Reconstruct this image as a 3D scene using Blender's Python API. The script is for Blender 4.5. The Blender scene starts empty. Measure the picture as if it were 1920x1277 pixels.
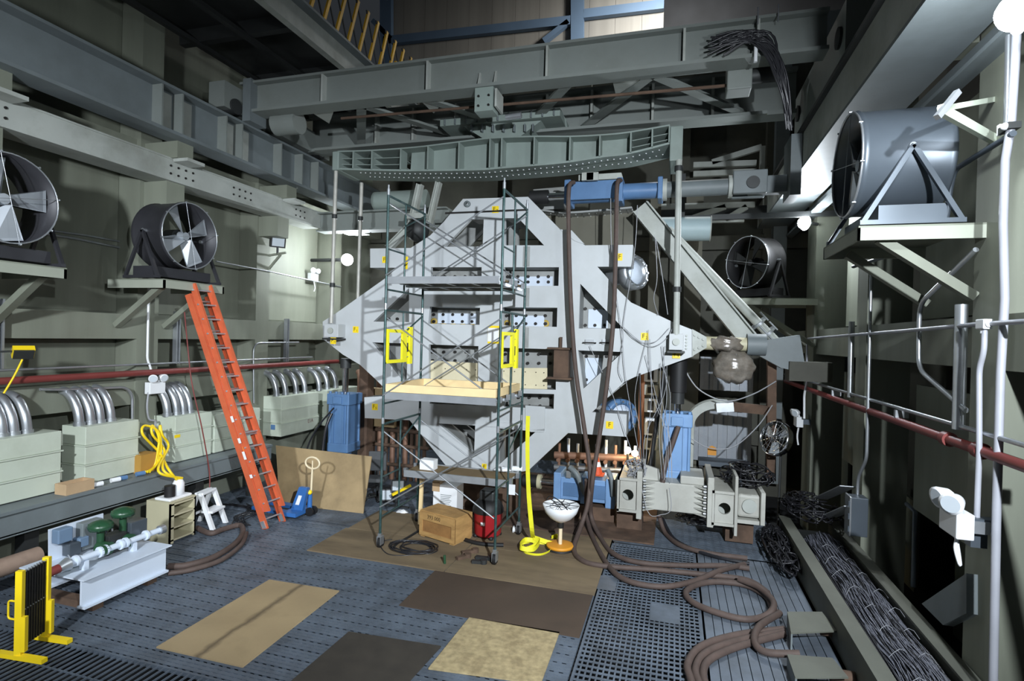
import bpy, math, random
from mathutils import Vector as V, Matrix
from mathutils.geometry import tessellate_polygon
random.seed(7)
S = bpy.context.scene
COL = S.collection
# ---------------------------------------------------------------- camera
CAM_H = 3.85                       # eye height above the grating floor
FPX, YAW, PITCH, ROLL = 1035.0, 16.4, -0.33, 1.5
_a, _p, _r = (math.radians(v) for v in (YAW, PITCH, ROLL))
FWD = V((-math.sin(_a)*math.cos(_p), math.cos(_a)*math.cos(_p), math.sin(_p)))
_rt = V((math.cos(_a), math.sin(_a), 0)); _up = _rt.cross(FWD)
RGT = _rt*math.cos(_r) + _up*math.sin(_r)
UPV = _up*math.cos(_r) - _rt*math.sin(_r)
CAMP = V((0, 0, CAM_H))
cd = bpy.data.cameras.new('camera'); cam = bpy.data.objects.new('camera', cd); COL.objects.link(cam)
cd.sensor_width = 36; cd.lens = 36*FPX/1920; cd.clip_start = .05; cd.clip_end = 200
cam.matrix_world = Matrix(((RGT.x, UPV.x, -FWD.x, 0), (RGT.y, UPV.y, -FWD.y, 0), (RGT.z, UPV.z, -FWD.z, CAM_H), (0, 0, 0, 1)))
S.camera = cam
# ---------------------------------------------------------------- world, exposure, large lights
S.view_settings.view_transform = 'Standard'; S.view_settings.look = 'None'
S.view_settings.exposure = 0.3; S.view_settings.gamma = 1; S.view_settings.use_curve_mapping = False
w = bpy.data.worlds.new('hall_air'); S.world = w; w.use_nodes = True
w.node_tree.nodes['Background'].inputs[0].default_value = (.62, .70, .80, 1)
w.node_tree.nodes['Background'].inputs[1].default_value = .028
def lamp(kind, name, loc, power, color=(1, 1, 1), target=None, size=.3, spot=None, blend=.6):
    l = bpy.data.lights.new(name, kind); l.energy = power; l.color = color
    if kind == 'AREA': l.size = size
    else: l.shadow_soft_size = size
    if spot: l.spot_size = math.radians(spot); l.spot_blend = blend
    o = bpy.data.objects.new(name, l); COL.objects.link(o); o.location = loc
    if target is not None: o.rotation_euler = (V(target)-V(loc)).to_track_quat('-Z', 'Y').to_euler()
    return o
COOL = (.86, .93, 1.0)
# flood lamps high on the camera side of the hall, and hall lighting above the far cladding
lamp('SPOT', 'floodlight_beam', (2.4, -.5, 5.8), 7000, COOL, (-2.8, 11, 2.0), .09, 86, 1.0)
lamp('SPOT', 'floodlight_beam', (-4.0, -2.2, 5.6), 4200, COOL, (-9.6, 7.2, 3.2), .25, 76, 1.0)
lamp('AREA', 'hall_light', (.0, 20.0, 17.5), 800, (1, 1, .98), (-1, 24, 11.5), 2.0)
# ---------------------------------------------------------------- helpers
def pX(px, py, x):
    d = FWD + RGT*((px-960)/FPX) - UPV*((py-638.5)/FPX); return CAMP + d*(x/d.x)
def pY(px, py, y):
    d = FWD + RGT*((px-960)/FPX) - UPV*((py-638.5)/FPX); return CAMP + d*(y/d.y)
def pZ(px, py, z=0.0):
    d = FWD + RGT*((px-960)/FPX) - UPV*((py-638.5)/FPX); return CAMP + d*((z-CAM_H)/d.z)
def tag(o, label=None, cat=None, group=None, kind=None):
    if label: o['label'] = label
    if cat: o['category'] = cat
    if group: o['group'] = group
    if kind: o['kind'] = kind
    return o
def T(name, label, cat, loc, group=None):
    o = bpy.data.objects.new(name, None); COL.objects.link(o); o.location = loc; o.empty_display_size = .1
    return tag(o, label, cat, group)
def rootloc(o):
    l = V(o.location)
    while o.parent: o = o.parent; l += V(o.location)
    return l
def link(name, me, mat, parent=None, loc=None):
    o = bpy.data.objects.new(name, me); COL.objects.link(o)
    if mat is not None and not me.materials: me.materials.append(mat)
    if parent is not None: o.parent = parent
    if loc is not None: o.location = loc
    return o
def frame(d, up=V((0, 0, 1))):
    d = V(d).normalized(); up = V(up)
    if abs(d.dot(up)) > .985: up = V((0, 1, 0))
    s = d.cross(up).normalized(); u = s.cross(d).normalized()
    return d, s, u
def spline(pts, k=6):
    pts = [V(p) for p in pts]; out = []
    n = len(pts)
    for i in range(n-1):
        a = pts[max(i-1, 0)]; b = pts[i]; c = pts[i+1]; d = pts[min(i+2, n-1)]
        for j in range(k):
            t = j/k
            out.append(.5*((2*b)+(c-a)*t+(2*a-5*b+4*c-d)*t*t+(3*b-a-3*c+d)*t**3))
    out.append(pts[-1]); return out
def fillet(pts, r, k=5):
    pts = [V(p) for p in pts]; out = [pts[0]]
    for i in range(1, len(pts)-1):
        a, b, c = pts[i-1], pts[i], pts[i+1]
        rr = min(r, (a-b).length*.49, (c-b).length*.49)
        p = b+(a-b).normalized()*rr; q = b+(c-b).normalized()*rr
        for j in range(k+1):
            t = j/k; out.append(p*(1-t)**2+b*2*t*(1-t)+q*t*t)
    out.append(pts[-1]); return out
class MB:
    def __init__(s): s.v = []; s.f = []; s.sm = []
    def add(s, vs, fs, smooth=False):
        b = len(s.v); s.v += [V(p) for p in vs]
        for f in fs: s.f.append([i+b for i in f]); s.sm.append(smooth)
        return s
    def box(s, x0, x1, y0, y1, z0, z1):
        vs = [(x, y, z) for x in (x0, x1) for y in (y0, y1) for z in (z0, z1)]
        return s.add(vs, [(0, 1, 3, 2), (4, 6, 7, 5), (0, 4, 5, 1), (2, 3, 7, 6), (0, 2, 6, 4), (1, 5, 7, 3)])
    def cbox(s, c, sx, sy, sz, rz=0, tilt=None):
        c = V(c); R = Matrix.Rotation(rz, 3, 'Z')
        if tilt is not None: R = tilt @ R
        vs = [c+R@V((x*sx/2, y*sy/2, z*sz/2)) for x in (-1, 1) for y in (-1, 1) for z in (-1, 1)]
        return s.add(vs, [(0, 1, 3, 2), (4, 6, 7, 5), (0, 4, 5, 1), (2, 3, 7, 6), (0, 2, 6, 4), (1, 5, 7, 3)])
    def bar(s, p, q, w, h, up=(0, 0, 1)):
        p, q = V(p), V(q); d, a, u = frame(q-p, up)
        vs = [e+a*(x*w/2)+u*(z*h/2) for e in (p, q) for x in (-1, 1) for z in (-1, 1)]
        return s.add(vs, [(0, 1, 3, 2), (4, 6, 7, 5), (0, 4, 5, 1), (2, 3, 7, 6), (0, 2, 6, 4), (1, 5, 7, 3)])
    def ibeam(s, p, q, depth, width, tw, tf, up=(0, 0, 1)):
        p, q = V(p), V(q); d, a, u = frame(q-p, up)
        s.bar(p, q, tw, depth-2*tf, up)
        for k in (-1, 1): s.bar(p+u*k*(depth-tf)/2, q+u*k*(depth-tf)/2, width, tf, up)
        return s
    def cyl(s, p, q, r, r2=None, n=16, caps=True):
        p, q = V(p), V(q); r2 = r if r2 is None else r2; d, a, u = frame(q-p)
        cs = [(math.cos(2*math.pi*i/n), math.sin(2*math.pi*i/n)) for i in range(n)]
        A = [p+(a*c+u*t)*r for c, t in cs]; B = [q+(a*c+u*t)*r2 for c, t in cs]
        s.add(A+B, [(i, (i+1) % n, n+(i+1) % n, n+i) for i in range(n)], True)
        if caps: s.add(A, [list(range(n))[::-1]]); s.add(B, [list(range(n))])
        return s
    def tube(s, pts, r, n=8, caps=True):
        pts = [V(p) for p in pts]; m = len(pts); rings = []
        t0 = (pts[1]-pts[0]).normalized(); _, a, u = frame(t0); prev = t0
        for i in range(m):
            t = (pts[min(i+1, m-1)]-pts[max(i-1, 0)])
            t = t.normalized() if t.length > 1e-9 else prev
            q = prev.rotation_difference(t); a = q @ a; u = q @ u; prev = t
            rings.append([pts[i]+(a*math.cos(2*math.pi*j/n)+u*math.sin(2*math.pi*j/n))*(r[i] if isinstance(r, (list, tuple)) else r) for j in range(n)])
        fs = [(i*n+j, i*n+(j+1) % n, (i+1)*n+(j+1) % n, (i+1)*n+j) for i in range(m-1) for j in range(n)]
        s.add(sum(rings, []), fs, True)
        if caps: s.add(rings[0], [list(range(n))[::-1]]); s.add(rings[-1], [list(range(n))])
        return s
    def prism(s, poly, vec): return s.plate(poly, [], vec)
    def plate(s, outer, holes, vec):
        loops = [[V(p) for p in l] for l in [outer]+list(holes)]; vec = V(vec)
        tri = tessellate_polygon(loops); flat = sum(loops, [])
        s.add(flat, [t for t in tri]); s.add([p+vec for p in flat], [t[::-1] for t in tri])
        for l in loops:
            n = len(l)
            for i in range(n):
                a, b = l[i], l[(i+1) % n]; s.add([a, b, b+vec, a+vec], [(0, 1, 2, 3)])
        return s
    def lathe(s, prof, org, axis=(0, 0, 1), n=24, smooth=True):
        org = V(org); d, a, u = frame(axis)
        m = len(prof); vs = []
        for r, h in prof:
            vs += [org+d*h+(a*math.cos(2*math.pi*i/n)+u*math.sin(2*math.pi*i/n))*r for i in range(n)]
        return s.add(vs, [(k*n+i, k*n+(i+1) % n, (k+1)*n+(i+1) % n, (k+1)*n+i) for k in range(m-1) for i in range(n)], smooth)
    def ball(s, c, r, n=14, m=8, sc=(1, 1, 1)):
        pr = [(math.sin(math.pi*k/m)*r+1e-5, -math.cos(math.pi*k/m)*r) for k in range(m+1)]
        b = len(s.v); s.lathe(pr, (0, 0, 0), (0, 0, 1), n)
        for i in range(b, len(s.v)): p = s.v[i]; s.v[i] = V((p.x*sc[0], p.y*sc[1], p.z*sc[2]))+V(c)
        return s
    def bolts(s, pts, axis, r=.02, h=.02, n=6):
        ax = V(axis)
        for p in pts: s.cyl(p, V(p)+ax*h, r, n=n)
        return s
    def mesh(s, name, org):
        me = bpy.data.meshes.new(name); org = V(org)
        me.from_pydata([tuple(p-org) for p in s.v], [], s.f)
        me.polygons.foreach_set('use_smooth', s.sm)
        me.update(); return me
    def fixn(s, me):
        import bmesh
        b = bmesh.new(); b.from_mesh(me); bmesh.ops.recalc_face_normals(b, faces=b.faces); b.to_mesh(me); b.free()
    def build(s, name, mat, parent=None, bevel=0, label=None):
        if parent is not None: org = rootloc(parent); loc = None
        else:
            lo = [min(p[i] for p in s.v) for i in range(3)]; hi = [max(p[i] for p in s.v) for i in range(3)]
            org = V(((lo[0]+hi[0])/2, (lo[1]+hi[1])/2, lo[2])); loc = org
        me = s.mesh(name, org); s.fixn(me)
        o = link(name, me, mat, parent, loc)
        if bevel:
            bv = o.modifiers.new('bevel', 'BEVEL'); bv.width = bevel; bv.segments = 2; bv.limit_method = 'ANGLE'; bv.angle_limit = .9
        if label: o['label'] = label
        return o
def copy_tree(o, parent=None):
    c = o.copy(); COL.objects.link(c); c.parent = parent
    for ch in list(o.children): copy_tree(ch, c)
    return c
def srgb(c):
    return tuple((v/255/12.92 if v/255 <= .04045 else ((v/255+.055)/1.055)**2.4) for v in c)+(1,)
MATS = {}
def mat(name, rgb, rough=.6, metal=0, var=.18, scale=2.0, bump=.0, grime=None, gscale=1.2, gamt=.5, spec=.5, streak=False, alpha=None):
    if name in MATS: return MATS[name]
    m = bpy.data.materials.new(name); m.use_nodes = True; nt = m.node_tree; N = nt.nodes; L = nt.links
    b = N['Principled BSDF']; b.inputs['Roughness'].default_value = rough; b.inputs['Metallic'].default_value = metal
    b.inputs['Specular IOR Level'].default_value = spec
    geo = N.new('ShaderNodeNewGeometry'); vec = geo.outputs['Position']
    if streak:
        mp = N.new('ShaderNodeMapping'); mp.inputs['Scale'].default_value = streak if isinstance(streak, tuple) else (1, 1, .12)
        L.new(vec, mp.inputs[0]); vec = mp.outputs[0]
    n1 = N.new('ShaderNodeTexNoise'); n1.inputs['Scale'].default_value = scale; n1.inputs['Detail'].default_value = 6; L.new(vec, n1.inputs['Vector'])
    c = srgb(rgb); r1 = N.new('ShaderNodeValToRGB'); e = r1.color_ramp.elements
    e[0].position = .3; e[1].position = .72
    e[0].color = tuple(max(0, v*(1-var)) for v in c[:3])+(1,); e[1].color = tuple(min(1, v*(1+var)) for v in c[:3])+(1,)
    L.new(n1.outputs['Fac'], r1.inputs[0]); out = r1.outputs[0]
    if grime:
        n2 = N.new('ShaderNodeTexNoise'); n2.inputs['Scale'].default_value = gscale; n2.inputs['Detail'].default_value = 8; n2.inputs['Roughness'].default_value = .65
        L.new(vec, n2.inputs['Vector'])
        r2 = N.new('ShaderNodeValToRGB'); r2.color_ramp.elements[0].position = .45; r2.color_ramp.elements[1].position = .72
        r2.color_ramp.elements[1].color = (gamt, gamt, gamt, 1); L.new(n2.outputs['Fac'], r2.inputs[0])
        mx = N.new('ShaderNodeMix'); mx.data_type = 'RGBA'; L.new(r2.outputs[0], mx.inputs['Factor']); L.new(out, mx.inputs['A']); mx.inputs['B'].default_value = srgb(grime)
        out = mx.outputs['Result']
    L.new(out, b.inputs['Base Color'])
    if bump:
        bp = N.new('ShaderNodeBump'); bp.inputs['Strength'].default_value = bump; bp.inputs['Distance'].default_value = .01
        n3 = N.new('ShaderNodeTexNoise'); n3.inputs['Scale'].default_value = 40; n3.inputs['Detail'].default_value = 3; L.new(geo.outputs['Position'], n3.inputs['Vector'])
        L.new(n3.outputs['Fac'], bp.inputs['Height']); L.new(bp.outputs[0], b.inputs['Normal'])
    if alpha is not None:
        b.inputs['Alpha'].default_value = alpha
    MATS[name] = m; return m
def emit(name, rgb, strength):
    m = bpy.data.materials.new(name); m.use_nodes = True; b = m.node_tree.nodes['Principled BSDF']
    b.inputs['Base Color'].default_value = (1, 1, 1, 1); b.inputs['Emission Color'].default_value = rgb+(1,); b.inputs['Emission Strength'].default_value = strength
    return m
def lettering(txt, size, org, right, up, m, parent, thick=.002, name='lettering'):
    cu = bpy.data.curves.new('text', 'FONT'); cu.body = txt; cu.size = size; cu.align_x = 'CENTER'; cu.align_y = 'CENTER'; cu.resolution_u = 2
    o = bpy.data.objects.new('text', cu); COL.objects.link(o); dg = bpy.context.evaluated_depsgraph_get()
    me0 = bpy.data.meshes.new_from_object(o.evaluated_get(dg)); bpy.data.objects.remove(o); bpy.data.curves.remove(cu)
    r, u = V(right).normalized(), V(up).normalized(); nrm = r.cross(u).normalized(); base = rootloc(parent)
    for v in me0.vertices: v.co = V(org)-base+r*v.co.x+u*v.co.y+nrm*thick
    me0.update(); me0.materials.clear(); me0.materials.append(m)
    return link(name, me0, None, parent)
# materials ------------------------------------------------------------------
WALLG = mat('wall_paint', (124, 128, 114), .65, 0, .12, 1.2, .05, (84, 84, 72), .8, .5, streak=True)
PANEL = mat('panel_paint', (114, 118, 104), .65, 0, .15, 1.0, .05, (66, 68, 60), .7, .6, streak=True)
BEAMG = mat('beam_paint', (112, 120, 122), .55, 0, .12, 1.2, .04, (82, 86, 84), .9, .4)
GANTRY = mat('gantry_paint', (124, 130, 126), .6, 0, .1, 1.0, .04, (92, 94, 86), 1.0, .4)
PALEB = mat('pale_beam', (168, 172, 166), .55, 0, .12, 1.4, .04, (120, 122, 110), 1.2, .6)
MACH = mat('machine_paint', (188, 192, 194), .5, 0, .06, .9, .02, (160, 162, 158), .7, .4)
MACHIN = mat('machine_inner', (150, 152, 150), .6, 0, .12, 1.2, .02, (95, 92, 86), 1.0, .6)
BEAMGRN = mat('beam_green', (134, 146, 140), .55, 0, .08, 1.5, .03, (100, 106, 98), 1.0, .4)
DARK = mat('dark_steel', (52, 54, 54), .55, .3, .2, 2)
BLACK = mat('black_rubber', (24, 24, 25), .6, 0, .2, 3)
GRATE = mat('grating_steel', (94, 104, 116), .55, .2, .18, 3, .05, (56, 58, 60), 2.0, .6)
PIT = mat('pit_dark', (26, 27, 29), .9, 0, .3, 1)
PLANK = mat('plank_steel', (100, 109, 120), .55, .2, .15, 2.5, .05, (60, 62, 62), 1.6, .6)
PLY = mat('plywood', (156, 136, 102), .75, 0, .15, 3, .06, (104, 88, 64), 1.5, .6, streak=(.35, 2.5, 1))
PLYV = mat('plywood_upright', (158, 136, 100), .75, 0, .16, 2, .06, (108, 92, 66), 1.3, .6)
PLYD = mat('plywood_dirty', (120, 104, 80), .8, 0, .2, 2, .06, (74, 62, 48), 1.2, .7, streak=(.4, 1.6, 1))
PLYK = mat('plywood_stained', (74, 60, 48), .8, 0, .2, 2, .05, (46, 38, 32), 1.0, .7)
OSB = mat('chipboard', (160, 144, 108), .8, 0, .25, 14, .1, (110, 94, 66), 4, .6)
MAT2 = mat('dark_mat', (52, 47, 40), .9, 0, .2, 4)
GALV = mat('galvanised', (176, 180, 184), .35, .75, .12, 5)
ALU = mat('aluminium', (200, 204, 208), .35, .7, .08, 5)
CHROME = mat('chrome', (220, 222, 226), .12, 1, .02, 3)
BLUE = mat('actuator_blue', (88, 122, 162), .4, 0, .08, 2, 0, (66, 92, 126), 1.5, .4)
BLUEL = mat('actuator_blue_light', (118, 154, 196), .45, 0, .07, 2, 0, (92, 122, 162), 1.5, .4)
BLUES = mat('hall_blue_steel', (104, 126, 150), .6, 0, .08, 1)
YEL = mat('safety_yellow', (240, 208, 30), .45, 0, .06, 3)
YELG = mat('gate_yellow', (245, 235, 30), .45, 0, .04, 3)
SCAF = mat('scaffold_green', (44, 72, 70), .4, .35, .15, 6, 0, (110, 120, 124), 5, .5)
RED = mat('pipe_red', (118, 52, 48), .5, 0, .1, 3)
ORANGE = mat('ladder_orange', (204, 98, 62), .5, 0, .08, 4, 0, (160, 74, 50), 3, .4)
WHITE = mat('white_plastic', (232, 234, 236), .4, 0, .03, 3)
WPAINT = mat('skid_white', (205, 215, 228), .45, 0, .05, 2)
BEIGE = mat('cabinet_beige', (186, 180, 150), .55, 0, .06, 2)
EBOX = mat('box_green_grey', (196, 204, 188), .55, 0, .06, 1.2, 0, (150, 156, 136), 1.0, .4)
EBOXS = mat('box_seam', (70, 76, 66), .7, 0, .1, 2)
RUST = mat('rust', (92, 72, 58), .85, 0, .3, 4, .1, (56, 44, 36), 2.5, .6)
HOSE = mat('hose_brown', (80, 66, 60), .7, 0, .15, 8, .1)
CABLE = mat('cable_black', (34, 34, 38), .35, 0, .2, 8)
CABLEG = mat('cable_grey', (104, 106, 116), .4, 0, .25, 10)
WIRE = mat('wire_grey', (150, 152, 156), .5, 0, .1, 8)
GREENV = mat('valve_green', (36, 72, 48), .35, 0, .12, 3)
INK = mat('ink_black', (22, 20, 18), .7, 0, .05, 3)
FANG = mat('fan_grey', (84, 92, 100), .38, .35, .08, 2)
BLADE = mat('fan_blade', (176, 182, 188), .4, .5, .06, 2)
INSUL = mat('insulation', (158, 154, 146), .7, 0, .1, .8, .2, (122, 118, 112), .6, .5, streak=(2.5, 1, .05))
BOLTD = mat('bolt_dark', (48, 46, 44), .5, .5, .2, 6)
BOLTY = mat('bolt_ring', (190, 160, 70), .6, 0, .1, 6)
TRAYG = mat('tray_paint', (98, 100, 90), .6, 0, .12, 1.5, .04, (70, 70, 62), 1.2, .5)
BACKW = mat('back_shaded', (78, 78, 68), .7, 0, .15, 1.2, .04, (52, 50, 44), .8, .6)  # darkened wall paint, shade of the deep recesses put into the colour
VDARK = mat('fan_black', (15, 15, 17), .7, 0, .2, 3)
BOXB = mat('box_beam_paint', (178, 178, 170), .55, 0, .08, 1.5, .03, (138, 134, 124), 1.4, .5)
YELO = mat('rail_yellow', (228, 176, 44), .5, 0, .06, 3)
SHELFG = mat('shelf_paint', (152, 156, 142), .6, 0, .08, 2)
CONDW = mat('conduit_paint', (168, 170, 178), .45, .1, .06, 4)
GLASSL = mat('lens_glass', (190, 198, 204), .1, 0, .03, 3)
LAMPE = emit('lamp_glow', (.92, .97, 1.0), 60)
LAMPW = emit('lamp_warm', (1.0, .82, .5), 40)
# ================================================================ SETTING
def struct(name, m, mt, parent=None, bevel=0):
    o = m.build(name, mt, parent, bevel)
    if parent is None: tag(o, kind='structure')
    return o
XL, XR = -10.0, 3.1
floor = struct('floor', MB().box(-10.6, 4.9, -1, 17.6, -.75, -.6), PIT)
def grating(x0, x1, y0, y1, axis, pitch, wid, cpitch, cwid, mt, name='grating'):
    m = MB(); a = y0 if axis == 'x' else x0; e = y1 if axis == 'x' else x1
    while a < e-wid*.5:
        if axis == 'x': m.box(x0, x1, a, min(a+wid, e), -.04 if wid > .03 else -.014, 0)
        else: m.box(a, min(a+wid, e), y0, y1, -.02, 0)
        a += pitch
    a = x0 if axis == 'x' else y0; e = x1 if axis == 'x' else y1
    while a < e:
        if axis == 'x': m.box(a, min(a+cwid, e), y0, y1, -.045 if wid > .03 else -.014, -.002)
        else: m.box(x0, x1, a, min(a+cwid, e), -.02, -.004)
        a += cpitch
    m.box(x0, x1, y0, y0+.03, -.045, .002); m.box(x0, x1, y1-.03, y1, -.045, .002)
    m.box(x0, x0+.03, y0, y1, -.045, .002); m.box(x1-.03, x1, y0, y1, -.045, .002)
    o = m.build(name, mt, floor); o['kind'] = 'stuff'; return o
# plank gratings: each row is one plank with two bars
yy = 4.95
while yy < 9.6:
    m = MB()
    for k in range(3): m.box(-10.2, -1.06, yy+.062*k, yy+.062*k+.045, -.04, 0 if k else .004)
    x = -10.2
    while x < -1.1: m.box(x, x+.05, yy, yy+.175, -.045, -.003); x += .11
    o = m.build('grating_plank', GRATE, floor); o['kind'] = 'stuff'
    yy += .19
grating(-10.2, -1.06, 9.63, 17, 'x', .07, .05, .14, .05, GRATE)
grating(-9.6, -1.06, 1.0, 4.93, 'y', .09, .014, .5, .012, GRATE)
grating(-1.03, .47, 1.2, 10.62, 'x', .1, .024, .066, .02, GRATE)
for k in range(13):
    x = .50+k*.118
    o = MB().box(x, x+.108, 1.2, 10.6, -.045, 0).build('floor_plank', PLANK, floor)
grating(-1.03, 2.0, 10.65, 17, 'x', .07, .05, .14, .05, GRATE)
# loose cover plates set in the grating
for px, py in ((1132, 1092), (1247, 1150)):
    c = pZ(px, py, .004); MB().box(c.x-.2, c.x+.2, c.y-.25, c.y+.25, -.002, .006).build('cover_plate', PLANK, floor)
# left wall: recessed panels behind columns and bands
wl = struct('wall_left', MB().box(-10.75, -10.55, -1, 17.6, -.6, 11), PANEL)
cols = [1.9, 5.06, 8.21, 11.36, 14.5]
for i, c in enumerate(cols):
    MB().box(-10.55, XL, c, c+.46, -.06, 10.6).build('column', WALLG, wl)
for i in range(len(cols)):
    a = cols[i]+.46; b = cols[i+1] if i+1 < len(cols) else 17.5
    for z0, z1, xo in ((3.63, 4.10, 0), (2.36, 2.84, -.04), (7.2, 7.5, -.1), (.0, 1.0, -.1)):
        MB().box(-10.55, XL+xo, a, b, z0, z1).build('wall_band', WALLG, wl)
    MB().box(-10.58, -10.535, a+.01, b-.01, 4.15, 7.15).build('wall_panel', WALLG, wl)
    MB().box(-10.58, -10.535, a+.01, b-.01, 2.88, 3.6).build('wall_panel', PANEL, wl)
    MB().box(-10.58, -10.535, a+.01, b-.01, 7.55, 10.5).build('wall_panel', PANEL, wl)
# back wall
wb = struct('wall_back', MB().box(-10.6, 5.1, 17.6, 17.8, -.6, 12.2), BACKW)
for x in (-9.2, -6.2, -3.2, -.2, 2.4):
    MB().box(x, x+.5, 17.25, 17.6, -.06, 12.2).build('column', BACKW, wb)
for px, w_ in ((1552, .5), (1588, .4), (1470, .35)):
    x = pY(px, 120, 17.1).x; MB().box(x-w_/2, x+w_/2, 16.9, 17.6, -.06, 13).build('column', BEAMG, wb)
for z in (.9, 3.7, 6.6):
    MB().box(-10.5, 4.9, 17.35, 17.6, z, z+.42).build('wall_band', BACKW, wb)
# right wall
wr = struct('wall_right', MB().box(4.9, 5.1, -1, 17.6, -.6, 11), BACKW)
rc = [(pX(1870, 800, XR).y, pX(1820, 705, XR).y), (pX(1627, 560, XR).y, pX(1608, 560, XR).y), (pX(1528, 560, XR).y, pX(1512, 560, XR).y)]
sp = rc[1][0]-rc[0][0]
rcol = []
for a, b in [(rc[0][0]-sp, rc[0][0]-sp+.55), rc[0], rc[1], rc[2]]:
    rcol.append((a, b)); MB().box(XR, 3.75, a, b, -.6, 10.6).build('column', WALLG, wr)
z1 = pX(1823, 593, XR).z; z0 = pX(1820, 690, XR).z
zl1 = 2.55; zl0 = 1.35
for i in range(4):
    a = rcol[i][1]; b = rcol[i+1][0] if i < 3 else 17.5
    MB().box(XR+.05, 3.75, a, b, z0, z1).build('wall_band', WALLG, wr)
    MB().box(3.5, 3.56, a, b-.95, 1.45, 3.3).build('wall_panel', WALLG, wr)
    MB().box(4.2, 4.26, a+.3, b-.6, -.5, 1.1).build('wall_panel', PANEL, wr)
    MB().box(3.5, 3.56, a, b-.95, z1+.06, 7.0).build('wall_panel', WALLG, wr)
ceil = struct('ceiling', MB().box(-16, 8, -2, 25, 24, 24.2), PIT)
# far hall cladding over the test bay
fc = pY(1245, 30, 24).x
hb = struct('wall_far', MB().box(-14, fc+8, 24.02, 24.2, 5, 24), PIT)
x = -14.0
while x < fc-.05:
    x2 = min(x+1.12, fc); MB().box(x, x2-.012, 23.93, 24.03, 5, 24).build('cladding_panel', INSUL, hb); x += 1.12
def far_beam(p, q, w, nm):
    MB().bar(p, q, w, .25, (0, 1, 0)).build(nm, BLUES, hb)
for a, b, w, nm in (((1083, -60), (1083, 110), .55, 'hall_column'), ((725, -60), (725, 130), .6, 'hall_column'), ((720, 78), (1070, 40), .38, 'hall_girt'), ((1095, 28), (1245, 10), .38, 'hall_girt'), ((1066, 42), (1020, 78), .22, 'hall_brace'), ((735, 75), (700, 40), .22, 'hall_brace')):
    far_beam(pY(*a, 23.75), pY(*b, 23.75), w, nm)
# ================================================================ RUNWAYS AND MEZZANINE
def thing1(name, m, mt, label, cat, group=None, bevel=0, kind=None):
    return tag(m.build(name, mt, None, bevel), label, cat, group, kind)
# left crane runway
R = T('crane_runway', 'deep grey crane runway girder along the left wall under the gantry', 'girder', (-9.25, 8, 7.45))
MB().box(-9.25, -9.2, -1, 17.2, 7.5, 8.26).build('web', BEAMG, R)
MB().box(-9.45, -8.95, -1, 17.2, 7.44, 7.50).build('lower_flange', BEAMG, R)
MB().box(-9.45, -8.95, -1, 17.2, 8.26, 8.31).build('upper_flange', BEAMG, R)
MB().box(-9.23, -9.17, -1, 17.2, 8.31, 8.40).build('rail', DARK, R)
for px in (292, 331, 415, 445, 520, 560, 590):
    y = pX(px, 240, -9.1).y
    MB().box(-9.2, -8.97, y, y+.03, 7.5, 8.26).build('stiffener', GANTRY, R)
for a, b in ((294, 320), (334, 358), (418, 437), (448, 466)):
    y0, y1 = pX(a, 240, -9.15).y, pX(b, 240, -9.15).y
    MB().box(-9.2, -9.14, y0, y1, 7.52, 8.2).build('splice_plate', PALEB, R)
for y in (2.2, 5.2, 8.3, 11.4, 14.5):      # brackets that hold the runway off the columns
    k = MB().box(-10.0, -9.2, y, y+.36, 7.12, 7.44).build('bracket', WALLG, R)
    MB().box(-9.35, -9.0, y+.05, y+.45, 7.06, 7.12).build('bracket_plate', PALEB, k)
# pale lower beam
R = T('wall_beam', 'long pale bolted beam along the left wall below the crane runway', 'beam', (-9.5, 8, 6.7))
MB().box(-9.44, -9.38, -1, 13.0, 6.73, 7.10).build('web', PALEB, R)
MB().box(-9.9, -9.36, -1, 13.0, 6.69, 6.73).build('lower_flange', PALEB, R)
MB().box(-9.9, -9.36, -1, 13.0, 7.10, 7.13).build('upper_flange', PALEB, R)
m = MB()
for a, n in ((318, 4), (437, 4), (555, 3), (8, 1)):
    y = pX(a, 330 if a > 100 else 210, -9.4).y
    for i in range(n):
        for z in (6.83, 6.98): m.cyl((-9.38, y+i*.17, z), (-9.365, y+i*.17, z), .022, n=8)
m.build('bolts', BOLTD, R)
for y in (2.2, 5.2, 8.3, 11.4): MB().box(-10.0, -9.44, y, y+.4, 6.2, 6.69).build('bracket', WALLG, R)
# cross beam at the end of the pale beam
R = T('cross_beam', 'grey cross beam behind the two thin hanging rods on the left', 'beam', (-7.6, 13.05, 6.6))
MB().box(-9.4, -5.6, 13.02, 13.08, 6.62, 7.06).build('web', GANTRY, R)
MB().box(-9.4, -5.6, 12.85, 13.25, 6.58, 6.62).build('lower_flange', GANTRY, R)
MB().box(-9.4, -5.6, 12.85, 13.25, 7.06, 7.10).build('upper_flange', GANTRY, R)
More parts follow.
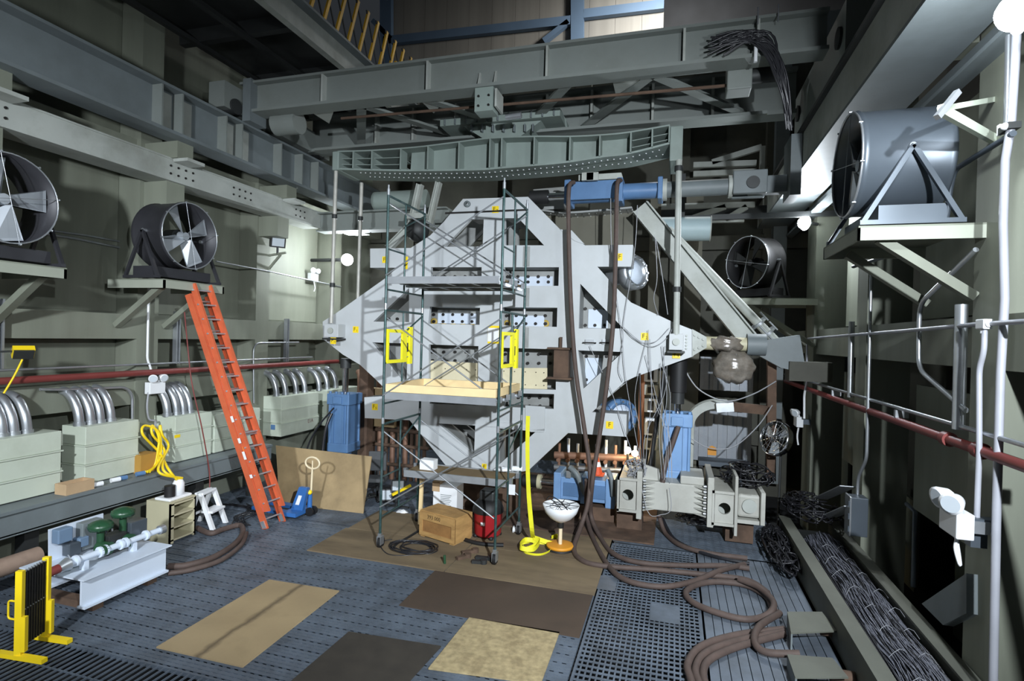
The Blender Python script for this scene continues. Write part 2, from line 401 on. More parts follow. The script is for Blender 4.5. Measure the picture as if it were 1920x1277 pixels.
# mezzanine on the left with yellow railing
R = T('mezzanine_walkway', 'dark mezzanine walkway with pale edge beam high on the left', 'walkway', (-8.5, 8, 9.7))
MB().box(-9.99, -7.2, -1, 17.2, 10.0, 10.06).build('deck', DARK, R)
MB().box(-7.2, -7.05, -1, 17.2, 9.62, 10.05).build('edge_beam', PALEB, R)
MB().box(-7.35, -6.85, -1, 17.2, 10.05, 10.10).build('edge_flange', BEAMG, R)
for y in range(1, 17, 2): MB().box(-9.99, -7.2, y, y+.15, 9.72, 10.0).build('joist', DARK, R)
for x in (-9.6, -8.4): MB().box(x, x+.12, -1, 17.2, 9.66, 9.74).build('stringer', DARK, R)
RL = T('yellow_railing', 'yellow slanted lattice railing along the mezzanine edge at top left', 'railing', (-6.95, 10, 10.1))
k0 = [(652, 37), (673, 56), (692, 76), (711, 93), (729, 108)]; k1 = [(673, 4), (691, 24), (709, 42), (727, 60), (745, 75)]
dy_ = pX(*k0[2], -6.95).y-pX(*k0[1], -6.95).y; A_, B_ = pX(*k0[2], -6.95), pX(*k1[2], -6.95)
for i in range(-5, 6):
    o_ = V((0, dy_*i, 0)); MB().bar(V((-6.95, A_.y, 10.1))+o_, B_+o_, .05, .07).build('slanted_bar', YELO, RL)
    MB().cyl(V((-6.95, A_.y+dy_, 10.1))+o_, B_+o_+V((0, -dy_*1.2, 0)), .02, n=6).build('lattice_bar', DARK, RL)
for px in (743, 750): y = pX(px, 100, -6.95).y; MB().box(-6.98, -6.92, y-.04, y+.04, 10.1, 10.75).build('end_post', YELO, RL)
# right crane runway, a wide box girder seen from below
R = T('crane_runway', 'wide grey box girder of the runway above the large fan', 'girder', (2.6, 8, 7.15))
MB().box(2.2, 2.98, -1, 17.2, 7.15, 7.2).build('bottom_plate', BEAMG, R)
MB().box(2.2, 2.26, -1, 17.2, 7.2, 7.8).build('web', PALEB, R)
MB().box(2.12, 2.98, -1, 17.2, 7.8, 7.86).build('top_plate', DARK, R)
MB().box(2.92, 2.98, -1, 17.2, 7.2, 7.8).build('web', BEAMG, R)
for y in (3, 7.2, 9.5, 12, 14.5): MB().box(2.98, 3.1, y, y+.4, 7.2, 7.5).build('bracket', WALLG, R)
R = T('wall_beam', 'narrow grey ledge beam between right runway and columns', 'beam', (3.05, 8, 6.9))
MB().box(2.9, 3.1, -1, 17.2, 6.85, 6.9).build('flange', BEAMG, R)
MB().box(3.05, 3.1, -1, 17.2, 6.9, 7.15).build('web', BEAMG, R)
# ================================================================ GANTRY
GY = 9.7
G = T('gantry_crane', 'grey travelling gantry crane of two plate girders over the test rig', 'gantry', (-3.4, 10.8, 8.3))
gx0, gx1 = -9.1, 2.2
MB().box(gx0, gx1, GY+.14, GY+.18, 8.56, 9.12).build('front_web', GANTRY, G)
MB().box(gx0, gx1, GY, GY+.36, 9.12, 9.17).build('front_top_flange', GANTRY, G)
MB().box(gx0, gx1, GY-.02, GY+.38, 8.50, 8.56).build('front_bottom_flange', GANTRY, G)
for px in (607, 803, 1026, 1282, 1420):
    p = pY(px, 120, GY+.05); MB().box(p.x-.02, p.x+.02, GY, GY+.14, 8.56, 9.12).build('stiffener', PALEB, G)
for px in (895, 925):
    p = pY(px, 140, GY); MB().prism([(p.x, GY+.01, 8.56), (p.x, GY+.13, 8.56), (p.x, GY+.13, 8.82), (p.x, GY+.10, 8.82)], (.03, 0, 0)).build('gusset', PALEB, G)
RY = 12.1
MB().box(gx0, gx1, RY+.1, RY+.14, 8.52, 9.3).build('rear_web', GANTRY, G)
MB().box(gx0, gx1, RY-.06, RY+.34, 8.44, 8.52).build('rear_bottom_flange', GANTRY, G)
MB().box(gx0, gx1, RY-.06, RY+.34, 9.3, 9.36).build('rear_top_flange', GANTRY, G)
MB().box(gx0+.5, gx1-.6, RY-.5, RY-.2, 8.30, 8.36).build('lower_rail_plate', GANTRY, G)
for x in (-7.2, -6.2, -5.1, -4.2, -2.9, -1.9, -.6, .6): MB().box(x, x+.05, RY-.06, RY+.1, 8.52, 9.3).build('stiffener', PALEB, G)
# plan bracing between the two girders
for a, b in ((-7.6, -6.3), (-6.3, -5.0), (-4.9, -3.4), (-3.4, -2.0), (-2.0, -.5), (-.5, 1.2)):
    s = 1 if int(a*10) % 2 else -1
    p, q = ((a, GY+.3, 8.54), (b, RY, 8.54)) if s > 0 else ((b, GY+.3, 8.54), (a, RY, 8.54))
    MB().bar(p, q, .2, .05).build('brace', GANTRY, G)
for x in (-7.55, -5.0, -1.2):
    MB().prism([(x, GY+.38, 8.53), (x+.55, GY+.38, 8.53), (x, GY+1.0, 8.53)], (0, 0, .04)).build('gusset_plate', PALEB, G)
# drive shaft, hanger bracket and gearboxes
sh0, sh1 = pY(640, 222, 10.3), pY(1392, 158, 10.3)
MB().cyl(sh0, sh1, .028, n=10).build('drive_shaft', RUST, G)
c = pY(1385, 143, 10.3); g = MB().box(c.x-.2, c.x+.2, 10.1, 10.5, c.z-.3, c.z+.25).build('gearbox', GANTRY, G, .02)
MB().cyl((c.x+.2, 10.3, c.z-.02), (c.x+.62, 10.3, c.z-.02), .13, n=16).build('motor', DARK, g)
MB().cyl((c.x, 10.3, c.z+.2), (c.x, 10.3, c.z+.42), .1, n=14).build('flange', BEAMG, g)
c = pY(540, 232, 10.2); MB().cyl((c.x-.3, 10.2, c.z), (c.x+.3, 10.2, c.z), .24, n=20).build('drive_wheel_housing', GANTRY, G)
b0 = pY(912, 175, GY+.1)
h = MB().box(b0.x-.2, b0.x+.16, GY+.02, GY+.34, 8.06, 8.5).build('hanger_bracket', BEAMGRN, G)
MB().box(b0.x+.2, b0.x+.24, GY+.0, GY+.4, 8.12, 8.45).build('side_plate', PALEB, h)
MB().cyl((b0.x+.24, 10.3, b0.z-.28), (b0.x+.55, 10.3, b0.z-.26), .06, n=12).build('coupling', GALV, h)
m = MB()
for dx in (-.12, .08):
    for z in (8.16, 8.34): m.cyl((b0.x+dx, GY+.02, z), (b0.x+dx, GY-.005, z), .022, n=6)
m.build('bolts', BOLTD, h)
# lower trolley slab and bolster above the spreader beam
p, q = pY(825, 237, 11.2), pY(1050, 214, 11.2)
t = MB().box(p.x, q.x, 11.2, 12.2, p.z-.0, p.z+.16).build('trolley_slab', BEAMGRN, G)
for i in range(11):
    x = p.x+(q.x-p.x)*(i+.5)/11; MB().box(x-.012, x+.012, 11.16, 11.2, p.z+.005, p.z+.155).build('rib', BEAMG, t)
a, b, c, d = (pY(*k, 11.3) for k in ((868, 236), (1015, 226), (975, 256), (905, 259)))
bo = MB().prism([a, b, c, d], (0, .7, 0)).build('bolster', BEAMGRN, G)
for px in (885, 905, 925, 945, 965, 985, 1000):
    u = pY(px, 243, 11.27); MB().box(u.x-.012, u.x+.012, 11.2, 11.3, u.z-.06, u.z+.1).build('rib', BEAMG, bo)
# end trucks on both runways
for x, lab in ((-9.2, 'l'), (2.5, 'r')):
    et = MB().box(x-.2, x+.2, GY-.5, RY+.7, 8.45 if x < 0 else 8.0, 8.98).build('end_truck', GANTRY, G)
    for y in (GY-.2, RY+.3): MB().cyl((x-.24, y, 8.55), (x+.24, y, 8.55), .16, n=18).build('wheel', DARK, et)
MB().box(-8.95, -8.75, GY-.06, GY+.42, 8.3, 9.2).build('end_post', BEAMG, G)
for x in (1.15, 1.45): MB().cyl((x, GY-.05, 9.0), (x, GY-.05, 9.28), .012, n=6).build('hook_rod', GALV, G)
p = pY(1417, 100, GY-.1); MB().cyl((p.x, GY-.1, p.z+.14), (p.x, GY-.1, p.z-.14), .03, n=8).build('lamp_tube', WHITE, G)
# bundle of black cables hung on the gantry's right end
m = MB()
for i in range(26):
    a = pY(1350+random.uniform(-25, 25), 85+random.uniform(-20, 20), GY-.12); b = pY(1420+random.uniform(-15, 25), 70+random.uniform(-12, 15), GY-.15)
    c = pY(1465+random.uniform(-8, 8), 150+random.uniform(-20, 20), GY-.1); d = pY(1480+random.uniform(-6, 6), 235+random.uniform(-10, 10), GY+.1)
    m.tube(spline([a, b, c, d], 5), .016, 5)
tag(m.build('festoon_cables', CABLE), 'tangle of black cables drooping at the right end of the gantry', 'cables', kind='stuff')
# ================================================================ SPREADER BEAM (curved)
SY, SD = 11.25, .85
top = [(633, 285), (700, 283), (780, 277), (846, 269), (920, 260), (1004, 257), (1069, 257), (1131, 254), (1180, 249), (1256, 236)]
bot = [(633, 318), (700, 320), (780, 321), (890, 319.5), (940, 316), (1004, 311), (1065, 305), (1131, 295), (1180, 289), (1256, 270)]
TP = spline([pY(*p, SY) for p in top], 4); BP = spline([pY(*p, SY) for p in bot], 4)
def zat(P, x):
    for a, b in zip(P, P[1:]):
        if a.x <= x <= b.x: return a.z+(b.z-a.z)*(x-a.x)/max(b.x-a.x, 1e-6)
    return P[0].z if x < P[0].x else P[-1].z
SB = T('spreader_beam', 'curved grey-green spreader beam with ribs and bolted lower flange above the test frame', 'beam', (-3.9, SY+.4, 6.6))
def strip(P, depth, t, y0):
    m = MB(); n = len(P); vs = []
    for p in P: vs += [(p.x, y0, p.z), (p.x, y0+depth, p.z), (p.x, y0+depth, p.z+t), (p.x, y0, p.z+t)]
    fs = []
    for i in range(n-1):
        for k in range(4): fs.append((i*4+k, i*4+(k+1) % 4, (i+1)*4+(k+1) % 4, (i+1)*4+k))
    fs += [(0, 1, 2, 3), ((n-1)*4+3, (n-1)*4+2, (n-1)*4+1, (n-1)*4)]
    return m.add(vs, fs)
strip(TP, SD, .03, SY).build('top_flange', BEAMGRN, SB)
fl = strip(BP, SD, .04, SY).build('bottom_flange', BEAMGRN, SB)
x0, x1 = pY(748, 300, SY).x, pY(1182, 270, SY).x
W = [p for p in TP if x0 <= p.x <= x1]; Wb = [p for p in BP if x0 <= p.x <= x1]
MB().prism([(p.x, SY+.3, p.z) for p in W]+[(p.x, SY+.3, p.z) for p in reversed(Wb)], (0, .04, 0)).build('web', BEAMGRN, SB)
for px in (633, 662, 697, 751, 802, 860, 918, 940, 1001, 1068, 1124, 1182, 1222, 1254):
    x = pY(px, 290, SY).x; zt, zb = zat(TP, x), zat(BP, x)
    MB().box(x-.015, x+.015, SY, SY+(SD if px < 740 or px > 1190 else .3), zb+.03, zt).build('rib', BEAMGRN, SB)
for a, b in ((636, 749), (1184, 1253)):
    for f in (.35, .68):
        P = [V((x, SY, zat(BP, x)*(1-f)+zat(TP, x)*f)) for x in [pY(a+(b-a)*k/6, 290, SY).x for k in range(7)]]
        strip(P, .5, .015, SY+.1).build('shelf_plate', BEAMGRN, SB)
for a, b, c, d in ((624, 637, 284, 320), (1255, 1281, 236, 303)):
    p, q = pY(a, d, SY), pY(b, c, SY); MB().box(p.x, q.x, SY-.04, SY+SD+.04, p.z, q.z).build('end_block', BEAMGRN, SB, .02)
m = MB(); x = BP[0].x+.5
while x < BP[-1].x-.1:
    for fy in (.22, .6):
        xx = x+(.06 if fy > .4 else 0); z = zat(BP, xx); m.cyl((xx, SY+SD*fy, z), (xx, SY+SD*fy, z-.012), .016, n=6)
    x += .128
o = m.build('bolt_heads', WHITE, fl); o['kind'] = 'stuff'
# small lifting frame at the flange above the actuator
for px in (1103, 1112): 
    c = pY(px, 333, SY+.2); MB().box(c.x-.12, c.x+.12, SY+.1, SY+.16, c.z-.08, c.z+.08).build('clip_plate', PALEB, SB)
p, q = pY(1085, 330, SY+.3), pY(1165, 326, SY+.3)
MB().box(p.x, q.x, SY+.3, SY+.7, p.z-.1, p.z+.02).build('seat_plate', PALEB, SB)
# hanger rods
def rod(name, p, q, r, label, mt=GALV, extra=()):
    R = T(name, label, 'rod', q if q.z < p.z else p)
    MB().cyl(p, q, r, n=12).build('rod', mt, R)
    for f in extra:
        c = p.lerp(q, f); MB().cyl(c-V((0, 0, .05)), c+V((0, 0, .05)), r*1.35, n=12).build('collar', DARK, R)
    return R
GRYP = mat('rod_paint', (178, 176, 168), .5, .2, .12, 6)
rod('hanger_rod', pY(630, 320, 11.3), pY(621, 606, 11.3), .045, 'front left thin rod hanging from spreader beam to frame tip', GRYP, (.3, .75))
rod('hanger_rod', pY(678, 343, 12.0), pY(671, 566, 12.0), .045, 'rear left thin rod hanging just right of the first left rod', GRYP, (.3,))
rod('hanger_rod', pY(1273, 300, 11.25), pY(1268, 628, 11.25), .06, 'white rod hanging from right end of spreader beam to frame tip', PALEB, (.05, .74))
# ================================================================ TEST FRAME (machine)
MY = 11.5
def my(pts, y=MY): return [pY(px, py, y) for px, py in pts]
outl = [(868, 373), (990, 369), (1050, 430), (1097, 460), (1187, 459), (1185, 500), (1120, 500), (1152, 536), (1183, 567), (1262, 604), (1300, 619),
        (1300, 668), (1190, 707), (1171, 716), (1110, 773), (1175, 777), (1174, 819), (1065, 812), (991, 882), (960, 888), (836, 873), (768, 788), (684, 784), (683, 745), (735, 742), (716, 723),
        (704, 711), (675, 684), (643, 665), (606, 636), (605, 603), (629, 588), (722, 522), (745, 502), (694, 502), (694, 466), (770, 465), (806, 442), (831, 417)]
holes = [[(882, 411), (907, 411), (905, 462), (833, 463)], [(947, 409), (972, 409), (1020, 460), (947, 460)],
         [(808, 501), (903, 501), (903, 536), (808, 536)], [(945, 501), (1048, 501), (1047, 536), (945, 536)],
         [(767, 540), (767, 604), (700, 603)], [(1088, 532), (1169, 616), (1085, 616)],
         [(806, 575), (900, 577), (899, 609), (803, 607)], [(943, 576), (1045, 577), (1044, 613), (943, 610)],
         [(698, 642), (765, 644), (762, 722)], [(804, 646), (897, 649), (896, 726), (804, 722)],
         [(940, 652), (1043, 655), (1042, 731), (940, 728)], [(1084, 657), (1168, 660), (1094, 729)],
         [(945, 737), (1039, 739), (1038, 767), (945, 763)], [(806, 734), (893, 737), (892, 760), (806, 757)],
         [(821, 794), (891, 798), (889, 850)], [(935, 803), (1005, 809), (935, 872)]]
TF = T('test_frame', 'huge pale grey diamond-shaped steel test frame with rectangular and triangular cutouts', 'test frame', pY(920, 885, MY+.5))
MB().plate(my(outl), [my(h) for h in holes], (0, .1, 0)).build('front_plate', MACH, TF, .006)
ctr = pY(945, 640, MY)
def grow(pts, f, y): return [V((ctr.x+(p.x-ctr.x)*f, y, ctr.z+(p.z-ctr.z)*f)) for p in my(pts)]
mid = [(1097, 464), (1183, 464), (1183, 500), (1120, 502), (1183, 569), (1298, 621), (1298, 666), (1190, 705), (1108, 772), (1060, 785), (780, 775), (737, 742), (706, 711), (645, 665), (608, 636), (607, 605), (724, 524), (747, 502), (696, 502), (696, 468), (770, 467)]
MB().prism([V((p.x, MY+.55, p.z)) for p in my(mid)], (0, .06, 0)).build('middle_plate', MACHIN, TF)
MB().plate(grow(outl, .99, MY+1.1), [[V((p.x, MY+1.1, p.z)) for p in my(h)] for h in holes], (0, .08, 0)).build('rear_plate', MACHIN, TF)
# webs between the plates along the cutouts and the rim
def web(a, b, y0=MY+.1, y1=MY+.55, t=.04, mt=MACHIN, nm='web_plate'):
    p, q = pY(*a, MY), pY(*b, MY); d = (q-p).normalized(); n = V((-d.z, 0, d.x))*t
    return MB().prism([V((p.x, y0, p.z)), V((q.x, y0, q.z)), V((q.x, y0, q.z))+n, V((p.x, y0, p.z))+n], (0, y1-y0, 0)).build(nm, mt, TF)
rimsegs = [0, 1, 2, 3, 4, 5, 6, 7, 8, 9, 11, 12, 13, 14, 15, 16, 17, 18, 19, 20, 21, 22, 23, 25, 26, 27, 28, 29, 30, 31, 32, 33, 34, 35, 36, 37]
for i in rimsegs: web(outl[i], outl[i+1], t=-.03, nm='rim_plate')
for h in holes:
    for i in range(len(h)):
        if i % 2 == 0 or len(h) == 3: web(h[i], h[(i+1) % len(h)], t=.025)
# bolts on the inner plate, seen through the cutouts
m = MB(); my2 = MB()
for a, b, py0, py1, st in ((808, 903, 515, 533, 19), (945, 1048, 515, 533, 19), (806, 900, 586, 607, 18), (943, 1045, 588, 611, 18), (940, 1043, 660, 685, 21), (804, 897, 656, 680, 21), (1090, 1160, 575, 614, 18), (1092, 1150, 664, 716, 19), (945, 1038, 741, 765, 20), (706, 765, 570, 602, 16)):
    px = a+8
    while px < b-4:
        for py in (py0+4, py1-4):
            c = pY(px, py, MY+.55); m.cyl(c, c-V((0, .05, 0)), .035, n=8)
            if 575 < py < 612 and 800 < px < 1046 and py > 598: my2.lathe([(.045, 0), (.085, 0), (.085, .012), (.045, .012)], c, (0, -1, 0), 12)
        px += st
o = m.build('inner_bolts', BOLTD, TF); o['kind'] = 'stuff'
o = my2.build('bolt_rings', BOLTY, TF); o['kind'] = 'stuff'
for a, b, c, d in ((958, 1036, 518, 536), (820, 893, 588, 606), (962, 1020, 592, 611), (1102, 1140, 580, 615), (1096, 1128, 672, 722)):
    p, q = pY(a, d, MY+.5), pY(b, c, MY+.5); MB().box(p.x, q.x, MY+.53, MY+.55, p.z, q.z).build('shim_plate', WPAINT, TF)
# plates inside the lower middle slots, their lit look put into a cream colour
CREAM = mat('lit_cream_plate', (214, 204, 172), .6, 0, .08, 2, 0, (180, 168, 136), 2, .5)
for pts in ([(806, 676), (897, 681), (897, 727), (806, 722)], [(938, 690), (1026, 690), (1026, 733), (938, 730)]):
    MB().prism(my(pts, MY+.12), (0, .02, 0)).build('lit_cream_plate', CREAM, TF)
m = MB()
for px in (815, 835, 855, 875, 892, 945, 965, 985, 1005, 1020):
    for py in (694, 718): c = pY(px, py+(px-900)*.04, MY+.12); m.cyl(c, c-V((0, .012, 0)), .012, n=6)
o = m.build('screw_heads', BOLTD, TF); o['kind'] = 'stuff'
# square box bolted at the centre right, rusted clamp
c = pY(1057, 680, MY)
k = MB().box(c.x-.17, c.x+.14, MY-.22, MY, c.z-.3, c.z+.28).build('rusty_stub', RUST, TF)
MB().box(c.x-.3, c.x+.22, MY-.3, MY, c.z+.28, c.z+.32).build('flange_plate', RUST, k)
MB().box(c.x-.3, c.x+.22, MY-.3, MY, c.z-.34, c.z-.3).build('flange_plate', RUST, k)
p = pY(1053, 632, MY); MB().box(p.x-.02, p.x+.02, MY-.12, MY, c.z+.32, p.z).build('fin', RUST, k)
# lower lap plates
for pts in ([(912, 790), (1022, 798), (1020, 810), (995, 810), (985, 803), (912, 800)], [(985, 760), (1022, 763), (1021, 808), (985, 806)]):
    MB().prism(my(pts, MY-.03), (0, .03, 0)).build('lap_plate', MACH, TF)
# vertical painted seam strips
for a, b, py0, py1 in ((980, 986, 462, 500), (988, 994, 462, 500), (981, 993, 540, 575), (980, 992, 614, 652)):
    p, q = pY(a, py1, MY), pY(b, py0, MY); MB().box(p.x, q.x, MY-.004, MY, p.z, q.z).build('seam_strip', MACHIN, TF)
p, q = pY(835, 400, MY), pY(990, 397, MY); MB().box(p.x, q.x, MY-.012, MY, p.z-.02, p.z+.02).build('lap_seam', BOLTD, TF)
# little pad eye at top
c = pY(877, 383, MY); MB().lathe([(.03, 0), (.07, 0), (.07, .05), (.03, .05)], c, (0, -1, 0), 14).build('pad_eye', BEAMG, TF)
# fold at the shoulder
MB().prism([pY(1050, 430, MY-.02), pY(1072, 432, MY-.02), pY(1096, 458, MY-.02), pY(1078, 452, MY-.02)], (0, .5, 0)).build('shoulder_fold', MACH, TF)
# end brackets at both tips
for side, (a, b, c_, d) in (('r', (1254, 1282, 626, 656)), ('l', (607, 634, 608, 632))):
    p, q = pY(a, d, MY-.3), pY(b, c_, MY-.3)
    k = MB().box(p.x, q.x, MY-.3, MY, p.z, q.z).build('tip_bracket', MACH, TF, .01)
    MB().cyl(((p.x+q.x)/2, MY-.3, (p.z+q.z)/2), ((p.x+q.x)/2, MY-.34, (p.z+q.z)/2), .07, n=16).build('pin', PALEB, k)
    MB().box(p.x-.03, q.x+.03, MY-.32, MY-.02, p.z-.06, p.z-.02).build('lip', DARK, k)
    m = MB()
    for f in (.1, .3, .5, .7, .9):
        x = q.x+.06 if side == 'r' else p.x-.02
        z = p.z+(q.z-p.z)*f; m.cyl((x, MY, z), (x, MY-.03, z), .022, n=6)
    m.build('bolts', PALEB, k)
# taper splice and clevis on the right tip
pts = [(1298, 617), (1325, 632), (1325, 652), (1298, 668)]
k = MB().prism(my(pts, MY-.03), (0, .5, 0)).build('tip_splice', PALEB, TF)
m = MB()
for px, py in ((1303, 628), (1311, 632), (1319, 636), (1303, 655), (1311, 652), (1319, 648)): c = pY(px, py, MY-.03); m.cyl(c, c-V((0, .03, 0)), .03, n=6)
m.build('bolts', PALEB, k)
# small clamps on the right middle band
for px, py in ((1106, 641), (1138, 641)):
    c = pY(px, py, MY); k = MB().box(c.x-.09, c.x+.09, MY-.05, MY, c.z-.05, c.z+.05).build('sensor_clamp', ALU, TF)
    MB().cyl((c.x-.14, MY-.06, c.z-.02), (c.x+.14, MY-.06, c.z-.02), .014, n=8).build('sensor_pin', BOLTD, k)
# yellow numbered tags
for px, py, t, yy_ in ((929, 393, 'F7', MY), (721, 487, 'F', MY), (667, 618, 'F1', MY), (625, 639, 'F10', MY-.3), (1162, 482, 'F', MY), (1209, 631, 'F2', MY), (1268, 665, 'F9', MY-.02), (1143, 797, 'F', MY), (703, 763, 'F5', MY), (908, 876, 'F', MY)):
    c = pY(px, py, yy_); sw = .055 if px in (721, 1162, 908) else .075
    k = MB().box(c.x-sw, c.x+sw, yy_-.006, yy_, c.z-.075, c.z+.075).build('number_tag', YEL, TF)
    lettering(t[0], .13, (c.x-(.025 if len(t) > 1 else 0), yy_-.006, c.z+.005), (1, 0, 0), (0, 0, 1), INK, k)
    if len(t) > 1: lettering(t[1:], .08 if len(t) < 3 else .06, (c.x+.035, yy_-.006, c.z-.025), (1, 0, 0), (0, 0, 1), INK, k)
# white paper with yellow border
c0, c1 = pY(914, 644, MY-.01), pY(936, 611, MY-.01)
k = MB().box(c0.x, c1.x, MY-.008, MY, c0.z, c1.z).build('notice_paper', YEL, TF)
MB().box(c0.x+.003, c1.x-.003, MY-.011, MY-.008, c0.z+.045, c1.z-.05).build('paper_sheet', WHITE, k)
# rear support pedestal and legs under the frame
for a, b in (((690, 560), (640, 610)), ((748, 500), (700, 560))):
    web(a, b, MY+.1, MY+1.1, .05, MACHIN, 'rear_strut')
p, q = pY(836, 873, MY), pY(985, 886, MY)
MB().box(p.x+.2, q.x-.2, MY+.1, MY+1.1, .031, p.z+.05).build('pedestal', RUST, TF)
# riveted curved beam behind the frame (right of the top)
RB = T('riveted_beam', 'brown-grey riveted curved beam behind the top actuator', 'beam', pY(1120, 500, 13.0))
RBP = spline([pY(*p, 12.9) for p in ((1010, 400), (1060, 407), (1120, 404), (1187, 398))], 5)
strip(RBP, .7, .04, 12.5).build('lower_flange', MACHIN, RB)
OLIVE = mat('olive_web', (96, 94, 82), .7, 0, .12, 1.5)
MB().prism([(p.x, 12.9, p.z) for p in RBP]+[pY(1187, 500, 12.9), pY(1010, 500, 12.9)], (0, .05, 0)).build('web', OLIVE, RB)
MB().prism([pY(1000, 355, 12.9), pY(1060, 350, 12.9), pY(1060, 400, 12.9), pY(1000, 395, 12.9)], (0, .05, 0)).build('web', MACHIN, RB)
MB().bar(pY(1020, 380, 12.7), pY(1060, 378, 12.7), .3, .4).build('cheek', MACHIN, RB)
m = MB()
for i in range(24):
    p = RBP[min(int(i*len(RBP)/24), len(RBP)-1)]
    for dy in (.15, .4): m.cyl((p.x, 12.5+dy, p.z), (p.x, 12.5+dy, p.z-.015), .018, n=6)
o = m.build('rivets', PALEB, RB); o['kind'] = 'stuff'
# struts between spreader beam and frame on the left
for a, b, w_, lab in (((788, 346), (772, 420), .14, 'left pale inclined strut under the spreader beam'), ((823, 342), (805, 420), .12, 'right pale inclined strut under the spreader beam'), ((770, 424), (728, 466), .16, 'short diagonal pale strut above the left upper arm of the frame')):
    thing1('strut', MB().ibeam(pY(*a, 12.1), pY(*b, 12.1), w_, .16, .02, .02, (1, 0, 0)), PALEB, lab, 'strut')
c = pY(783, 432, 12.1); R = T('knuckle_joint', 'dark round steel knuckle joint where the left struts meet', 'joint', c-V((0, 0, .3)))
MB().ball(c, .28, 16, 10).build('ball', DARK, R); MB().cbox(c+V((.05, -.1, .3)), .5, .3, .12).build('cap', PALEB, R)
# pipe with flange behind, left of the struts
thing1('pipe_stub', MB().cyl((pY(705, 358, 13.05).x, 13.05, 7.36), (pY(800, 352, 13.05).x, 13.05, 7.36), .25, n=20), BEAMGRN, 'thick grey-green pipe lying behind the scaffold top left', 'pipe')
# ================================================================ SCAFFOLD
X0, X1, Y0, Y1 = -4.98, -2.81, 8.85, 10.35
SC = T('scaffold_tower', 'three-tier rolling scaffold tower with green posts and yellow gates before the test frame', 'scaffold', ((X0+X1)/2, (Y0+Y1)/2, 0))
ZT = [.26, 2.3, 4.35, 6.4]
for x in (X0, X1):
    for y in (Y0, Y1):
        for k in range(3):
            p = MB().cyl((x, y, ZT[k]), (x, y, ZT[k+1]-.01), .024, n=10).build('post', SCAF, SC)
            MB().cyl((x, y, ZT[k+1]-.06), (x, y, ZT[k+1]+.05), .028, n=10).build('coupling_pin', GALV, p)
        p = MB().cyl((x, y, 6.4), (x, y, 6.52), .018, n=8).build('end_pin', GALV, SC)
        # caster
        ca = MB().box(x-.03, x+.03, y-.03, y+.03, .20, .27).build('caster_fork', GALV, SC)
        for s in (-.035, .035): MB().box(x+s-.006, x+s+.006, y-.05, y+.07, .07, .22).build('fork_cheek', GALV, ca)
        MB().cyl((x-.026, y+.03, .1), (x+.026, y+.03, .1), .1, n=20).build('wheel', BLACK, ca)
    ym = Y0+.68
    for k in range(3):
        zt, zb = ZT[k+1]-.07, ZT[k]+.3
        MB().cyl((x, Y0, zt), (x, Y1, zt), .022, n=8).build('top_bar', SCAF, SC)
        MB().cyl((x, ym, zb), (x, ym, zt), .018, n=8).build('inner_post', SCAF, SC)
        MB().cyl((x, Y0, zt-.95), (x, ym, zt-.95), .016, n=8).build('rung', SCAF, SC)
        MB().cyl((x, Y0, zb), (x, Y1, zb), .018, n=8).build('rung', SCAF, SC)
        MB().cyl((x, ym, zt-.42), (x, Y1, zt-.05), .016, n=8).build('corner_brace', SCAF, SC)
for y in (Y0, Y1):
    for za, zb in ((.75, 2.1), (2.75, 4.15), (4.9, 6.2)):
        for a, b, dy in ((za, zb, -.03), (zb, za, .03)):
            MB().cyl((X0, y+dy, a), (X1, y+dy, b), .014, n=8).build('cross_brace', GALV, SC)
def platform(x0, x1, y0, y1, z, mt, nm='platform'):
    p = MB().box(x0+.03, x1-.03, y0+.03, y1-.03, z-.03, z).build(nm, mt, SC)
    for ya in (y0, y1-.04): MB().box(x0, x1, ya, ya+.04, z-.11, z+.015).build('side_rail', ALU, p)
    for i in range(5):
        xx = x0+.1+(x1-x0-.2)*i/4; MB().box(xx-.02, xx+.02, y0+.04, y1-.04, z-.09, z-.03).build('rung', ALU, p)
    for xa, s in ((x0, -1), (x1, 1)):
        for ya in (y0+.12, y1-.12): MB().box(min(xa, xa+s*.06), max(xa, xa+s*.06), ya-.03, ya+.03, z-.07, z+.03).build('hook', GALV, p)
    return p
DECK = mat('deck_plywood', (124, 104, 72), .8, 0, .2, 3, .05, (88, 72, 50), 1.5, .5)
platform(X0+.04, X1-.04, Y0-.03, Y0+.70, 4.86, DECK); platform(X0+.04, X1-.04, Y0+.74, Y1, 4.86, DECK)
platform(X0+.04, X1-.04, Y0-.03, Y0+.70, 2.80, DECK); platform(X0+.04, X1-.04, Y0+.74, Y1, 2.80, DECK)
platform(X0+.04, X1-.04, Y0+.78, Y1-.03, 1.22, DECK)
TOE = mat('toe_board', (226, 200, 150), .7, 0, .1, 3, .03)
for a in ((X0+.05, X1-.05, Y0-.02, Y0+.02), (X0+.05, X1-.05, Y1-.04, Y1), (X0+.05, X0+.09, Y0+.03, Y1-.05), (X1-.09, X1-.05, Y0+.03, Y1-.05)):
    MB().box(*a, 2.82, 2.96).build('toe_board', TOE, SC)
